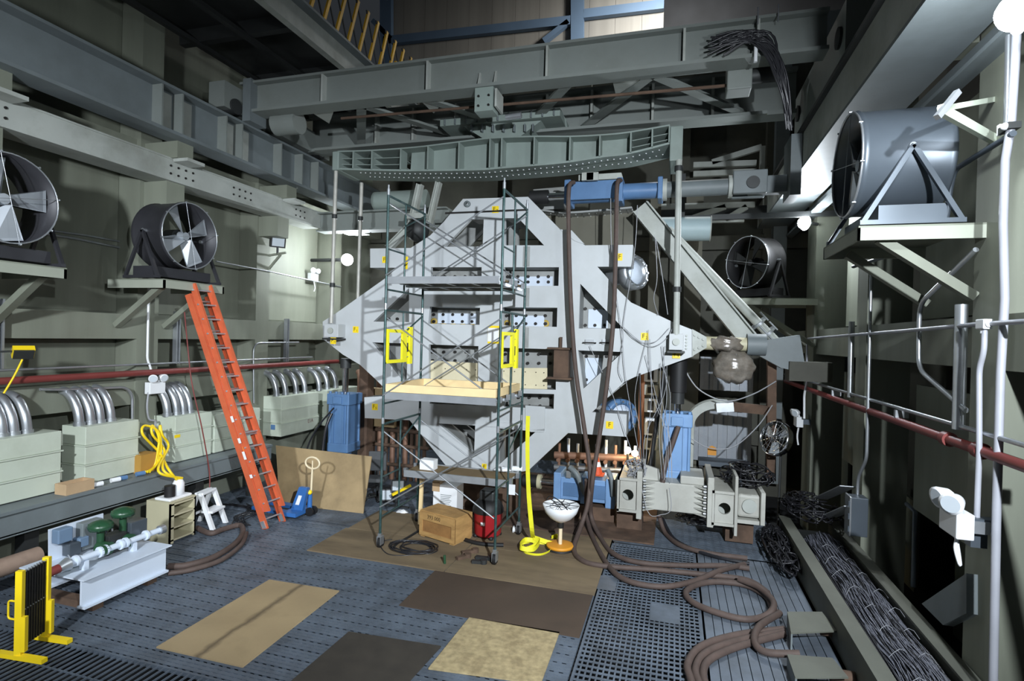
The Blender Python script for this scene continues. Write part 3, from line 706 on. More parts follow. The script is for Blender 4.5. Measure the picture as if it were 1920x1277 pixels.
for x, lab in ((X0, 'left'), (X1, 'right')):
    a, b = Y0+.05, Y0+1.0; z0_, z1_ = 3.32, 3.94; s = .03
    g = MB().box(x-s, x+s, a, a+.06, z0_, z1_).build('gate', YELG, SC, label='yellow swing gate on the %s side of the scaffold' % lab)
    for z in (z0_, z1_-.06): MB().box(x-s, x+s, a+.06, b-.3, z, z+.06).build('gate_rail', YELG, g)
    MB().box(x-s*.6, x+s*.6, b-.36, b-.18, z0_, z1_).build('gate_plate', YELG, g)
    MB().box(x-s, x+s, b-.08, b+.04, z0_-.04, z1_+.06).build('hinge_post', YELG, g)
    for z in (z0_+.1, (z0_+z1_)/2, z1_-.12): MB().cyl((x, b-.19, z), (x, b-.07, z), .012, n=6).build('hinge_bolt', GALV, g)
    MB().cyl((x, b-.13, z0_+.2), (x, b-.13, z1_-.25), .02, n=8).build('spring', BOLTD, g)
p = pY(962, 916, Y1-.1)
MB().box(X1-.2, X1-.06, Y1-.12, Y1-.11, p.z-.12, p.z+.08).build('inspection_tag', WHITE, SC)
# ================================================================ ACTUATORS
def act_v(x, y, z0, z1, w, ztop, label, m1, foot):
    A = T('hydraulic_actuator', label, 'actuator', (x, y, foot))
    b = MB().box(x-w/2, x+w/2, y-w/2, y+w/2, z0+.2, z1-.25).build('cylinder_body', m1, A, .02)
    for sx in (-1, 1):
        MB().box(x+sx*w*.28-.02, x+sx*w*.28+.02, y-w/2-.035, y-w/2, z0+.22, z1-.28).build('tie_bar', m1, b)
        for sy in (-1, 1): MB().cyl((x+sx*w*.5, y+sy*w*.5, z0+.2), (x+sx*w*.5, y+sy*w*.5, z1-.2), .035, n=10).build('tie_rod', m1, b)
    h = MB().box(x-w*.62, x+w*.62, y-w*.62, y+w*.62, z1-.27, z1).build('head_block', m1, A, .02)
    for sx in (-1, -.33, .33, 1): MB().cyl((x+sx*w*.5, y-w*.5, z1), (x+sx*w*.5, y-w*.5, z1+.05), .035, n=8).build('nut', m1, h)
    MB().box(x-w*.58, x+w*.58, y-w*.58, y+w*.58, z0, z0+.22).build('base_block', m1, A, .02)
    MB().cyl((x, y, foot), (x, y, z0), w*.38, n=20).build('foot', m1, A)
    r = MB().cyl((x, y, z1), (x, y, ztop-.2), .075, n=20).build('piston_rod', CHROME, A)
    MB().cyl((x, y, ztop-.24), (x, y, ztop), .13, n=20).build('rod_end', DARK, r)
    MB().box(x-.12, x+.12, y-w*.5-.1, y-w*.5, z1-.24, z1-.06).build('valve_block', m1, A, .01)
    return A
MC = MY+.5
zl = lambda py, px=650: pY(px, py, MC).z
c = pY(647, 740, MC)
act_v(c.x, MC, zl(845), zl(737), .5, zl(672), 'blue vertical hydraulic actuator behind the leaning plywood at left', BLUE, 0)
c = pY(1270, 780, MC)
AR = act_v(c.x, MC, zl(898, 1270), zl(773, 1270), .48, zl(735, 1270), 'light blue vertical hydraulic actuator standing on the right box beam', BLUEL, 1.0)
MB().cyl((c.x, MC, zl(735, 1270)), (c.x, MC, zl(672, 1270)), .17, n=20).build('rubber_boot', BLACK, AR)
# lower horizontal actuator
a, b = pY(1043, 908, MC), pY(1156, 912, MC)
zc = a.z
zc_lower = zc
A = T('hydraulic_actuator', 'light blue horizontal hydraulic actuator low beside the box beam', 'actuator', ((a.x+b.x)/2, MC, zc-.32))
bd = MB().box(a.x+.12, b.x-.1, MC-.26, MC+.26, zc-.24, zc+.24).build('cylinder_body', BLUEL, A, .02)
MB().box(a.x+.22, a.x+.62, MC-.29, MC-.26, zc-.15, zc+.13).build('side_panel', BLUE, bd)
MB().box(a.x+.72, b.x-.2, MC-.29, MC-.26, zc-.15, zc+.13).build('side_panel', BLUE, bd)
MB().box(a.x, a.x+.16, MC-.32, MC+.32, zc-.32, zc+.34).build('head_block', BLUEL, A, .02)
MB().box(b.x-.2, b.x, MC-.32, MC+.32, zc-.32, zc+.30).build('base_block', BLUEL, A, .02)
MB().box((a.x+b.x)/2-.07, (a.x+b.x)/2+.07, MC-.3, MC+.3, zc-.28, zc+.28).build('centre_flange', BLUEL, A, .01)
r = MB().cyl((a.x-.34, MC, zc+.02), (a.x, MC, zc+.02), .09, n=20).build('piston_rod', CHROME, A)
MB().cyl((a.x-.42, MC, zc+.02), (a.x-.34, MC, zc+.02), .16, n=20).build('rod_flange', BEIGE, r)
MB().cyl((a.x-.75, MC, zc+.02), (a.x-.42, MC, zc+.02), .14, n=16).build('rod_end', BLACK, r)
MB().box(a.x+.05, b.x, MC-.3, MC+.3, 0, zc-.32).build('support_sill', RUST, A)
p = pY(1066, 890, MC-.33); MB().box(p.x-.05, p.x+.05, MC-.335, MC-.325, p.z-.07, p.z+.08).build('data_plate', GALV, bd)
MB().tube(spline([pY(1068, 876, MC-.36), pY(1082, 890, MC-.42), pY(1092, 915, MC-.40), pY(1097, 925, MC-.36)], 5), .06, 10).build('bent_pipe', BEAMG, A)
MB().tube(spline([pY(1139, 880, MC-.36), pY(1147, 900, MC-.42), pY(1150, 930, MC-.40)], 5), .05, 10).build('bent_pipe', BEAMG, A)
# top horizontal actuator with grey extension
TA = MC-.25
a, b, e, f = pY(1062, 365, TA), pY(1166, 363, TA), pY(1240, 362, TA), pY(1372, 360, TA)
zc = a.z
A = T('hydraulic_actuator', 'blue horizontal hydraulic actuator high up with grey extension tube', 'actuator', ((a.x+e.x)/2, TA, zc-.25))
bd = MB().cyl((a.x, TA, zc), (b.x, TA, zc), .205, n=28).build('cylinder_body', BLUE, A)
MB().box(a.x+.1, b.x-.05, TA-.24, TA-.12, zc-.18, zc+.2).build('manifold', BLUE, bd, .01)
for x, t, h in ((a.x, .14, .27), (b.x-.08, .12, .26), (e.x-.07, .1, .24)): MB().box(x, x+t, TA-h, TA+h, zc-h+.01, zc+h-.02).build('end_flange', BLUE, A, .02)
MB().cyl((b.x, TA, zc), (e.x, TA, zc), .165, n=24).build('load_cell', BLUE, A)
r = MB().cyl((a.x-.40, TA, zc-.03), (a.x, TA, zc-.03), .08, n=20).build('piston_rod', CHROME, A)
MB().cyl((a.x-.8, TA, zc-.03), (a.x-.40, TA, zc-.03), .15, n=18).build('rod_end', BLACK, r)
ex = MB().cyl((e.x+.03, TA, zc), (f.x, TA, zc), .16, n=24).build('extension_tube', BEAMG, A)
for x in (e.x+.03, f.x-.07): MB().cyl((x, TA, zc), (x+.08, TA, zc), .22, n=24).build('flange', PALEB, ex)
cl = MB().box(f.x, f.x+.62, TA-.24, TA-.12, zc-.2, zc+.25).build('clevis_cheek', BEAMG, A, .02)
MB().box(f.x, f.x+.62, TA+.12, TA+.24, zc-.2, zc+.25).build('clevis_cheek', BEAMG, A, .02)
MB().cyl((f.x+.36, TA-.28, zc), (f.x+.36, TA+.28, zc), .12, n=20).build('clevis_pin', DARK, A)
MB().box(f.x+.3, 2.02, TA-.11, TA+.11, zc-.18, zc+.16).build('lug', BEAMG, A, .02)
MB().box(2.0, 2.19, TA-.35, TA+.35, zc-.3, 7.8).build('anchor_post', BEAMG, A)
# ================================================================ BOX BEAM, lower right
BY, BD = 11.2, 1.0
def bx(px0, py0, px1, py1, y0=BY, d=BD, ptop=None):
    p, q = pY(px0, py1, y0), pY(px1, py0, y0); return (p.x, q.x, y0, y0+d, p.z, q.z)
BB = T('box_beam', 'heavy pale grey box beam with flanges and round holes at the rig base', 'box beam', pY(1290, 985, BY))
zt, zb = pY(1260, 908, BY).z, pY(1260, 962, BY).z
xs = lambda px: pY(px, 930, BY).x
MB().box(xs(1208), xs(1324), BY+.08, BY+BD-.08, zb, zt).build('main_tube', BOXB, BB, .02)
for pa, pb in ((1194, 1204), (1326, 1338)):
    MB().box(xs(pa), xs(pb), BY-.12, BY+BD+.12, zb-.16, zt+.22).build('flange', BOXB, BB, .01)
def holed(pa, pb, z0_, z1_):
    x0_, x1_ = xs(pa), xs(pb); cx, cz = (x0_+x1_)/2, (z0_+z1_)/2; r = .11
    out = [(x0_, BY-.1, z0_), (x1_, BY-.1, z0_), (x1_, BY-.1, z1_), (x0_, BY-.1, z1_)]
    hole = [(cx+r*math.cos(t*math.pi/9), BY-.1, cz+r*math.sin(t*math.pi/9)) for t in range(18)]
    k = MB().plate(out, [hole], (0, .06, 0)).build('holed_plate', BOXB, BB)
    for zz in (z0_-.04, z1_): MB().box(x0_-.05, x1_+.03, BY-.14, BY+BD, zz, zz+.05).build('frame_bar', BOXB, k)
    MB().box(x0_-.05, x0_-.01, BY-.14, BY+BD, z0_-.05, z1_+.05).build('frame_bar', BOXB, k)
    MB().box(x0_, x1_, BY+.4, BY+.45, z0_, z1_).build('inner_plate', PALEB, k)
    return k
holed(1163, 1193, zb-.0, zt+.02)
holed(1340, 1376, zb-.06, zt-.06)
MB().box(xs(1376), xs(1382), BY-.18, BY+BD, zb-.25, zt+.3).build('flange', BOXB, BB, .01)
for px, s in ((1206, 1), (1324, -1)):
    for i in range(6):
        z = zb+.02+(zt-zb-.04)*i/5; x = xs(px)
        MB().prism([(x, BY-.1, z-.012), (x+s*.22, BY+.08, z-.012), (x, BY+.08, z-.012)], (0, 0, .024)).build('gusset', BOXB, BB)
        MB().cyl((x+s*.0, BY-.06, z+.05), (x+s*.05, BY-.06, z+.05), .03, n=6).build('bolt', GALV, BB)
k = MB().box(xs(1384), xs(1428), BY+.05, BY+.65, zb+.05, zt-.08).build('clevis', BOXB, BB, .05)
MB().cyl(((xs(1406)), BY+.05, (zb+zt)/2), (xs(1406), BY-.0, (zb+zt)/2), .13, n=24).build('pin_cap', PALEB, k)
MB().box(xs(1426), xs(1434), BY-.1, BY+.9, zb-.02, zt+.02).build('wall_plate', BOXB, BB)
MB().box(xs(1382), xs(1434), BY, BY+.7, zb-.05, zb+.02).build('clevis_base', BOXB, BB)
MB().box(xs(1275), xs(1320), BY+.1, BY+.9, zt, zt+.16).build('saddle', BOXB, BB, .02)
for px in (1175, 1385): MB().box(xs(px)-.2, xs(px)+.3, BY+.2, BY+.8, .031, zb-.1).build('foot_block', RUST, BB)
k = MB().prism([pY(1172, 893, BY+.2), pY(1205, 870, BY+.2), pY(1235, 880, BY+.2), pY(1240, 908, BY+.2), pY(1172, 908, BY+.2)], (0, .06, 0)).build('lug_plate', BOXB, BB)
MB().prism([pY(1172, 893, BY+.7), pY(1205, 870, BY+.7), pY(1235, 880, BY+.7), pY(1240, 908, BY+.7), pY(1172, 908, BY+.7)], (0, .06, 0)).build('lug_plate', BOXB, BB)
# ================================================================ DIAGONAL STRUTS at right
DS = T('diagonal_strut', 'long grey-green diagonal channel strut running down to the right column', 'strut', pY(1418, 655, 12.6))
p, q = pY(1200, 388, 12.2), pY(1420, 657, 12.6)
MB().bar(p, q, .34, .04, (0, 1, 0)).build('web', PALEB, DS)
d, s, u = frame(q-p, (0, 1, 0))
n = V((d.z, 0, -d.x)).normalized()
for k in (-1, 1): MB().bar(p+n*k*.17, q+n*k*.17, .03, .3, (0, 1, 0)).build('flange', PALEB, DS)
DT = T('diagonal_strut', 'round steel tube strut beside the diagonal channel with clamp and end flange', 'strut', pY(1490, 676, 12.9))
p, q = pY(1252, 430, 12.5), pY(1490, 677, 12.9)
MB().cyl(p, q, .095, n=20).build('tube', PALEB, DT); d = (q-p).normalized()
MB().cyl(q-d*.1, q+d*.1, .15, n=20).build('end_flange', BEAMG, DT)
for f in (.72, .79):
    c = p.lerp(q, f); k = MB().cyl(c-d*.025, c+d*.025, .2, n=6).build('clamp_plate', GALV, DT)
    for z in (-.15, .15): MB().cyl(c-d*.12+V((.1, -.08, z)), c+d*.12+V((.1, -.08, z)), .018, n=6).build('clamp_bolt', GALV, k)
R = T('strut_anchor', 'dark steel anchor bracket at the foot of the diagonal struts', 'bracket', (2.4, 12.8, 2.6))
MB().prism([pY(1420, 640, 12.7), pY(1500, 628, 12.7), pY(1512, 700, 12.7), pY(1465, 690, 12.7), pY(1425, 668, 12.7)], (0, .3, 0)).build('gusset', BEAMG, R)
MB().box(2.3, 3.1, 12.6, 13.1, 3.1, 3.5).build('arm', BACKW, R)
# ball joints on the right of the frame
def ringjoint(px, py, r, axis, y, label, m1, m2):
    c = pY(px, py, y); R = T('ball_joint', label, 'joint', c-V((0, 0, r)))
    MB().lathe([(r*.72, -.12), (r, -.12), (r, .12), (r*.72, .12), (r*.72, -.12)], c, axis, 32).build('ring', m1, R)
    MB().lathe([(.001, .16), (r*.4, .14), (r*.7, .05), (r*.72, -.1), (.001, -.1)], c, axis, 28).build('hub', m2, R)
    ax = V(axis).normalized(); d, a, u = frame(ax)
    for i in range(12):
        q = c+(a*math.cos(i*math.pi/6)+u*math.sin(i*math.pi/6))*r*.87+d*.12; MB().cyl(q, q+d*.04, .025, n=6).build('bolt', GALV, R)
    MB().cyl(c-ax*.8, c-ax*.1, r*.5, n=20).build('stub', m1, R)
    return R
ringjoint(1186, 512, .37, (1, -.75, .15), 12.1, 'silver and blue ball joint ring at the upper right arm of the frame', GALV, WPAINT)
ringjoint(1161, 780, .38, (.75, -1, 0), 12.3, 'blue ball joint ring behind the lower right arm of the frame', BLUE, WPAINT)
# wrapped clevis right of the tip
R = T('wrapped_coupling', 'steel coupling wrapped in crumpled clear plastic right of the frame tip', 'coupling', pY(1372, 720, MC))
p, q = pY(1318, 643, MC), pY(1400, 646, MC)
MB().cyl(p, q, .14, n=18).build('coupling_shaft', BEIGE, R); MB().cyl(q, q+V((.35, 0, 0)), .22, n=18).build('coupling_head', BEAMG, R)
PLAS = mat('crumpled_plastic', (116, 110, 102), .12, 0, .3, 9, .3, (96, 84, 70), 5, .6)
m = MB(); m.ball(pY(1375, 688, MC-.1), .4, 22, 16, (1, .6, .85)); m.ball(pY(1362, 645, MC-.05), .22, 18, 10, (1.7, .8, .7))
for i, v in enumerate(m.v): h = math.sin(v.x*23)*math.sin(v.z*19+v.y*13); v += V((h*.035, math.cos(v.z*31)*.03, math.sin(v.x*29)*.025))
m.build('plastic_wrap', PLAS, R)
# ================================================================ HOSES
def hose(name, pts, r, mt, label, cat='hose', group=None, n=10, k=7):
    return thing1(name, MB().tube(spline(pts, k), r, n), mt, label, cat, group)
Z = lambda px, py, z=.05: pZ(px, py, z)
yh = 10.75
hose('hydraulic_hose', [pY(1076, 342, 11.3), pY(1067, 352, 11.15), pY(1066, 420, 11.1), pY(1070, 560, 11.1), pY(1079, 690, 11.05), pY(1095, 800, 11.0), pY(1106, 880, 10.9), pY(1103, 940, 10.8), Z(1090, 985, .25), Z(1076, 1028), Z(1090, 1050), Z(1130, 1061), Z(1225, 1068), Z(1326, 1078), Z(1401, 1088), Z(1440, 1112)], .045, HOSE, 'brown hose from the top actuator, left of the two that cross')
hose('hydraulic_hose', [pY(1164, 338, 11.3), pY(1157, 350, 11.15), pY(1155, 450, 11.1), pY(1150, 600, 11.05), pY(1138, 720, 11.0), pY(1122, 830, 10.95), pY(1110, 910, 10.8), Z(1108, 965, .3), Z(1124, 1005), Z(1150, 1038), Z(1200, 1055), Z(1275, 1060), Z(1363, 1061), Z(1405, 1066)], .045, HOSE, 'brown hose from the top actuator, right of the two that cross')
hose('hydraulic_hose', [pY(1100, 900, 10.95), Z(1100, 960, .3), Z(1110, 1005), Z(1140, 1060), Z(1175, 1088), Z(1238, 1100), Z(1300, 1090), Z(1350, 1070, .1), Z(1396, 1058)], .045, HOSE, 'brown floor hose curving lowest across the coarse grating')
hose('hydraulic_hose', [Z(1236, 968, .3), Z(1248, 1000), Z(1275, 1022), Z(1326, 1037), Z(1401, 1047)], .045, HOSE, 'brown hose leaving the underside of the box beam')
hose('hydraulic_hose', [Z(1242, 972, .25), Z(1262, 1008), Z(1300, 1030), Z(1350, 1046), Z(1405, 1057)], .03, CABLE, 'dark thin hose beside the one under the box beam')
lp = [(1460, 1150), (1448, 1140), (1437, 1119), (1400, 1098), (1348, 1091), (1308, 1096), (1286, 1111), (1300, 1130), (1342, 1148), (1395, 1161), (1432, 1156), (1450, 1140), (1446, 1122), (1420, 1100), (1385, 1086)]
hose('hydraulic_hose', [Z(a, b, .05+(.08 if i > 10 else 0)) for i, (a, b) in enumerate(lp)], .045, HOSE, 'brown hose lying in a full oval loop on the planks')
for i in range(3):
    o = i*11
    hose('hydraulic_hose', [Z(1470, 1180+o*.4), Z(1385, 1190+o), Z(1318+o*.6, 1210+o*1.2), Z(1290+o*1.3, 1243+o), Z(1296+o*1.6, 1277+o), Z(1310+o*1.6, 1320)], .045, HOSE, ('outermost', 'middle', 'innermost')[i]+' of three brown hoses curving out of the frame at bottom right')
hose('hydraulic_hose', [Z(1462, 1150, .08), Z(1424, 1174, .14), Z(1415, 1203, .1), Z(1437, 1223, .08), Z(1500, 1226, .15)], .045, HOSE, 'brown hose bending into the grey bracket by the tray beam')
# ================================================================ LEFT WALL EQUIPMENT
BE = T('bench_beam', 'long grey steel ledge beam under the row of electrical boxes', 'beam', (-9.5, 5, .0))
MB().box(-9.14, -9.1, -1, 10.95, .80, 1.16).build('front_face', BEAMG, BE)
MB().box(-10.0, -9.06, -1, 10.95, 1.12, 1.17).build('top_plate', BEAMG, BE)
MB().box(-9.3, -9.1, -1, 10.95, .78, .82).build('lower_flange', BEAMG, BE)
for y in (.5, 3.2, 5.9, 9.0, 10.6): MB().box(-9.5, -9.3, y, y+.2, -.0, .8).build('leg', DARK, BE)
BE2 = thing1('rusty_pipe', MB().cyl((-9.0, -1, .42), (-9.0, 5.9, .42), .13, n=18), mat('pinkish_pipe', (150, 128, 112), .7, 0, .2, 3, 0, (90, 74, 64), 2, .6), 'thick dusty pinkish pipe on the floor under the ledge beam', 'pipe')
MB().box(-9.05, -8.95, 4.9, 5.1, 0, .3).build('pipe_stand', PALEB, BE2)
# electrical junction boxes with conduit elbows
def ebox(y0, y1, elbows, label, z1_=2.16, x0=-10.0, x1=-9.45, dark=False, r=.072, tagc=None):
    B = T('junction_box', label, 'junction box', ((x0+x1)/2, (y0+y1)/2, 1.17), 'junction boxes on the ledge')
    h = (z1_-1.18)/3
    for i in range(3):
        MB().box(x0, x1, y0, y1, 1.18+h*i+.008, 1.18+h*(i+1)-.008).build('box_section', EBOX, B, .008)
        if i: MB().box(x0+.02, x1+.022, y0-.022, y1+.022, 1.18+h*i-.014, 1.18+h*i+.006).build('seam_flange', EBOX, B)
    MB().box(x0+.02, x1-.02, y0+.02, y1-.02, 1.18, z1_-.02).build('core', EBOXS, B)
    for y in elbows:
        pts = [(-9.70, y, z1_-.02)]+[(-10.03+.33*math.cos(t*math.pi/20), y-.06*t/10, z1_+.04+.54*math.sin(t*math.pi/20)) for t in range(11)]
        e = MB().tube(pts, r, 14).build('conduit_elbow', GALV if not dark else RUST, B)
        MB().cyl((-9.70, y, z1_-.01), (-9.70, y, z1_+.05), r*1.2, n=14).build('collar', GALV, e)
    for z in (1.35, z1_-.25): MB().box(x1-.06, x1-.02, y1, y1+.03, z, z+.2).build('hinge', EBOX, B)
    return B
ye = lambda px: pX(px, 790, -9.72).y
ebox(4.4, 6.5, [ye(-20), ye(3), ye(24), ye(49)], 'pale green junction box at the left edge with fat conduit elbows')
ebox(6.88, 7.84, [ye(147), ye(168), ye(186), ye(206)], 'pale green junction box with four elbows, second from the left edge')
ebox(8.62, 9.52, [ye(312), ye(329), ye(342), ye(354)], 'pale green junction box left of the orange ladder', 2.10)
ebox(9.6, 10.95, [ye(432)], 'pale green junction box behind the orange ladder', 2.02)
ebox(11.7, 13.2, [pX(p, 745, -9.72).y for p in (517, 534, 554, 570)], 'tall green and tan junction box right of the ladder', 2.2)
ebox(13.6, 15.3, [pX(p, 745, -9.72).y for p in (597, 612, 628)], 'dim junction box behind the left blue actuator', 2.2, dark=False)
# blue sticker on the tall box side
p = pY(513, 801, 11.7); thing1('blue_sticker', MB().box(p.x-.07, p.x+.05, 11.68, 11.695, p.z-.06, p.z+.06), BLUE, 'small blue sticker on side of the tall junction box', 'sticker')
# pipes along the left wall
def pipe(name, pts, r, mt, label, cat='pipe', n=10, clips=0):
    pts = [V(p) for p in pts]
    o = thing1(name, MB().tube(pts, r, n), mt, label, cat)
    return o
a, b = pX(0, 705, -9.8), pX(600, 685, -9.8); zr = (a.z+b.z)/2
pipe('fire_pipe', [(-9.8, -1, zr), (-9.8, 14.6, zr)], .06, RED, 'dark red pipe running along the left wall above the conduit elbows')
a = pX(60, 692, -9.9); pipe('conduit', [(-9.9, -1, a.z), (-9.9, 13.5, a.z)], .02, GALV, 'thin steel conduit just above the red pipe on the left', 'conduit')
p = lambda px, py, x=-9.9: pX(px, py, x)
pipe('conduit', fillet([p(279, 540), p(276, 675), p(283, 690), p(284, 715)], .1), .022, WHITE, 'white conduit dropping from the left fan platform to the emergency lamp', 'conduit')
pipe('conduit', fillet([p(476, 756), p(475, 643), p(560, 642)], .25), .02, GALV, 'thin conduit with bend right of the orange ladder', 'conduit')
pipe('conduit', fillet([p(75, 730), p(120, 731), p(235, 726), p(248, 740), p(248, 788)], .2), .025, GALV, 'white-grey conduit bent down behind the second junction box', 'conduit')
pipe('conduit', fillet([p(75, 437, -10.5), p(140, 447, -10.5), p(243, 468, -10.5)], .2), .022, GALV, 'upper steel conduit from the leftmost fan to the next fan', 'conduit')
pipe('conduit', fillet([p(78, 430, -10.5), p(160, 441, -10.5), p(243, 456, -10.5)], .2), .018, GALV, 'thin conduit lying just above the upper conduit between the two left fans', 'conduit')
pipe('conduit', fillet([p(405, 490, -9.983), p(500, 508, -9.983), p(640, 538, -9.983)], .2), .018, GALV, 'thin conduit right of the second left fan', 'conduit')
for px, y0, y1, lab in ((336, 584, 682, 'strut channel on the wall just left of the ladder'), (541, 598, 678, 'strut channel on the wall right of the ladder'), (3, 560, 692, 'blue-grey strut channel at the left edge')):
    a, b = p(px, y0, -9.88), p(px, y1, -9.88); R = T('strut_channel', 'galvanised '+lab, 'channel', (a.x, a.y, b.z))
    MB().box(-9.98, -9.88, a.y-.05, a.y-.02, b.z, a.z).build('flange', GALV, R); MB().box(-9.98, -9.88, a.y+.02, a.y+.05, b.z, a.z).build('flange', GALV, R); MB().box(-9.98, -9.96, a.y-.02, a.y+.02, b.z, a.z).build('web', GALV, R)
# ================================================================ FANS
def fan(c, ax, R, depth, label, a0=118, tilt=0, nb=4, guard=FANG, blade=BLADE, shade=FANG):
    """c: centre of the guarded mouth; ax: +1/-1 along x the mouth faces"""
    c = V(c); A = V((ax, 0, 0)); F = T('industrial_fan', label, 'fan', (c.x-ax*depth/2, c.y, c.z-R-.30))
    sh = MB().lathe([(R, 0), (R*1.03, -.03), (R, -.06), (R, -depth+.06), (R*1.03, -depth+.03), (R, -depth), (R-.012, -depth), (R-.012, 0), (R, 0)], c, A, 44).build('shroud', shade, F)
    g = MB().lathe([(R*1.0, .0), (R*1.02, .015), (R*1.0, .03), (R*.98, .015), (R*1.0, 0)], c, A, 44).build('guard_rim', GALV, F)
    m = MB()
    for i in range(4):
        t = i*math.pi/2+.2; m.cyl(c+A*.02, c+A*.015+V((0, math.cos(t), math.sin(t)))*R, .005, n=5)
    o = m.build('guard_wires', GALV, F); o['kind'] = 'stuff'
    for i in range(8):
        t = i*math.pi/4+.2; q = c+V((0, math.cos(t), math.sin(t)))*R*1.02; MB().cyl(q-A*.0, q+A*.04, .014, n=6).build('rim_bolt', GALV, g)
    hb = c-A*.16
    MB().cyl(hb-A*.08, hb+A*.06, R*.15, R*.12, n=20).build('hub', blade, F)
    for i in range(nb):
        t = math.radians(a0+i*360/nb)*(1 if ax > 0 else -1)
        e = V((0, math.cos(t), math.sin(t))); s = V((0, -math.sin(t), math.cos(t)))
        w0, w1 = R*.10, R*.26; tw0, tw1 = .09, .035
        r0, r1 = R*.13, R*.93
        vs = [hb+e*r0-s*w0-A*tw0, hb+e*r0+s*w0+A*tw0, hb+e*r1+s*w1+A*tw1, hb+e*r1-s*w1-A*tw1]
        vs2 = [v-A*.012 for v in vs]
        MB().add(vs+vs2, [(0, 1, 2, 3), (7, 6, 5, 4), (0, 4, 5, 1), (1, 5, 6, 2), (2, 6, 7, 3), (3, 7, 4, 0)]).build('blade', blade, F)
    MB().cyl(c-A*(depth*.75), c-A*.3, R*.22, n=16).build('motor', DARK, F)
    for s in (-1, 1): MB().bar(c-A*.5+V((0, s*R*.98, 0)), c-A*.5+V((0, s*R*.2, 0)), .05, .03).build('motor_strut', DARK, F)
    # A-frame stands and base
    zb_ = c.z-R-.22
    for s in (-1, 1):
        y = c.y+s*(R+.07); top_ = V((c.x-ax*depth*.5, y, c.z))
        st = MB().bar((c.x+ax*.02, y, zb_), top_, .05, .05).build('stand_leg', shade, F)
        MB().bar((c.x-ax*(depth+.02), y, zb_), top_, .05, .05).build('stand_leg', shade, F)
        MB().bar((c.x+ax*.05, y, zb_), (c.x-ax*(depth+.05), y, zb_), .06, .05).build('base_rail', shade, F)
        MB().cyl(top_, top_-V((0, s*.12, 0)), .035, n=10).build('pivot_bolt', GALV, F)
    MB().box(c.x-ax*.15 if ax < 0 else c.x-depth+.1, c.x+depth-.1 if ax < 0 else c.x-.15, c.y-R-.02, c.y+R+.02, zb_+.02, zb_+.2).build('motor_cover', shade, F)
    return F
def shelf(x_wall, x_out, y0, y1, z, label):
    s = 1 if x_out > x_wall else -1
    P = T('fan_platform', label, 'platform', ((x_wall+x_out)/2, (y0+y1)/2, z-.12))
    xa, xb = min(x_wall, x_out), max(x_wall, x_out)
    MB().box(xa, xb, y0, y1, z-.02, z).build('plate', WALLG, P)
    for y in (y0, y1-.04): MB().box(xa, xb, y, y+.04, z-.16, z-.02).build('side_channel', SHELFG, P)
    MB().box(x_out-.02 if s > 0 else x_out, x_out if s > 0 else x_out+.02, y0, y1, z-.16, z-.02).build('front_channel', SHELFG, P)
    for y in (y0+.12, y1-.22):
        MB().bar((x_out-s*.25, y+.05, z-.12), (x_wall+s*.02, y+.05, z-.12-abs(x_out-x_wall)*.55), .12, .1).build('diagonal_brace', WALLG, P)
    return P
FAND = mat('fan_shaded', (52, 52, 56), .5, .2, .15, 3)  # darker fan grey, shade on the left drums put into the colour
fc2 = pX(357, 443, -8.9); fc1 = pX(18, 372, -8.9)
for c, l1, l2, a0 in ((fc2, 'dark industrial fan facing the room on the left wall above the ladder', 'wall shelf carrying the fan above the orange ladder', 118), (fc1, 'large industrial fan cut by the left picture edge', 'wall shelf carrying the fan at the left picture edge', 100)):
    fan(c, 1, .62, .72, l1, a0, shade=FAND)
    shelf(XL, -8.68, c.y-.74, c.y+.62, c.z-.62-.27, l2)
# wall lamps on the left
def emergency_light(c, label, s=1.0, ax=1, head=.07, wall=None):
    c = V(c); E_ = T('emergency_light', label, 'emergency light', c-V((0, 0, .1*s)), None)
    MB().box(c.x-.06*s, c.x+.06*s, c.y-.15*s, c.y+.15*s, c.z-.1*s, c.z+.1*s).build('battery_box', WHITE, E_, .012)
    if wall is not None: MB().box(min(c.x, wall), max(c.x, wall), c.y-.06, c.y+.06, c.z-.06, c.z+.06).build('wall_mount', FANG, E_)
    for k in (-1, 1):
        h = c+V((ax*.06*s, k*.09*s, .17*s)); d = V((ax*.8, -.5+k*.3, -.15)).normalized()
        hd = MB().lathe([(.03*s, -.08*s), (head*.7*s, -.05*s), (head*s, .03*s), (head*s, .05*s), (.001, .045*s)], h, d, 18).build('lamp_head', WHITE, E_)
        MB().cyl(h+d*.046*s, h+d*.052*s, head*.8*s, n=18).build('lens', GLASSL, hd)
        MB().cyl(c+V((0, k*.06*s, .09*s)), h-d*.06*s, .018*s, n=8).build('swivel', WHITE, E_)
    return E_
c = p(291, 727, -9.8); e1 = emergency_light(c, 'white twin emergency light on the left column beside junction box', 1.15, wall=XL)
MB().tube(spline([c+V((.02, -.16, -.08)), c+V((.04, -.2, -.35)), c+V((.03, -.14, -.6)), c+V((.05, -.02, -.66)), c+V((.03, -.05, -.86))], 5), .02, 6).build('cord', WIRE, e1)
c = p(587, 520, -10.4); e2 = emergency_light(c, 'small dark-topped emergency light on the left wall near the bright lamp', 1.15, wall=-10.53)
MB().tube(spline([c+V((.02, .0, -.1)), c+V((.04, .05, -.3)), c+V((.03, .02, -.42))], 5), .014, 6).build('cord', WHITE, e2)
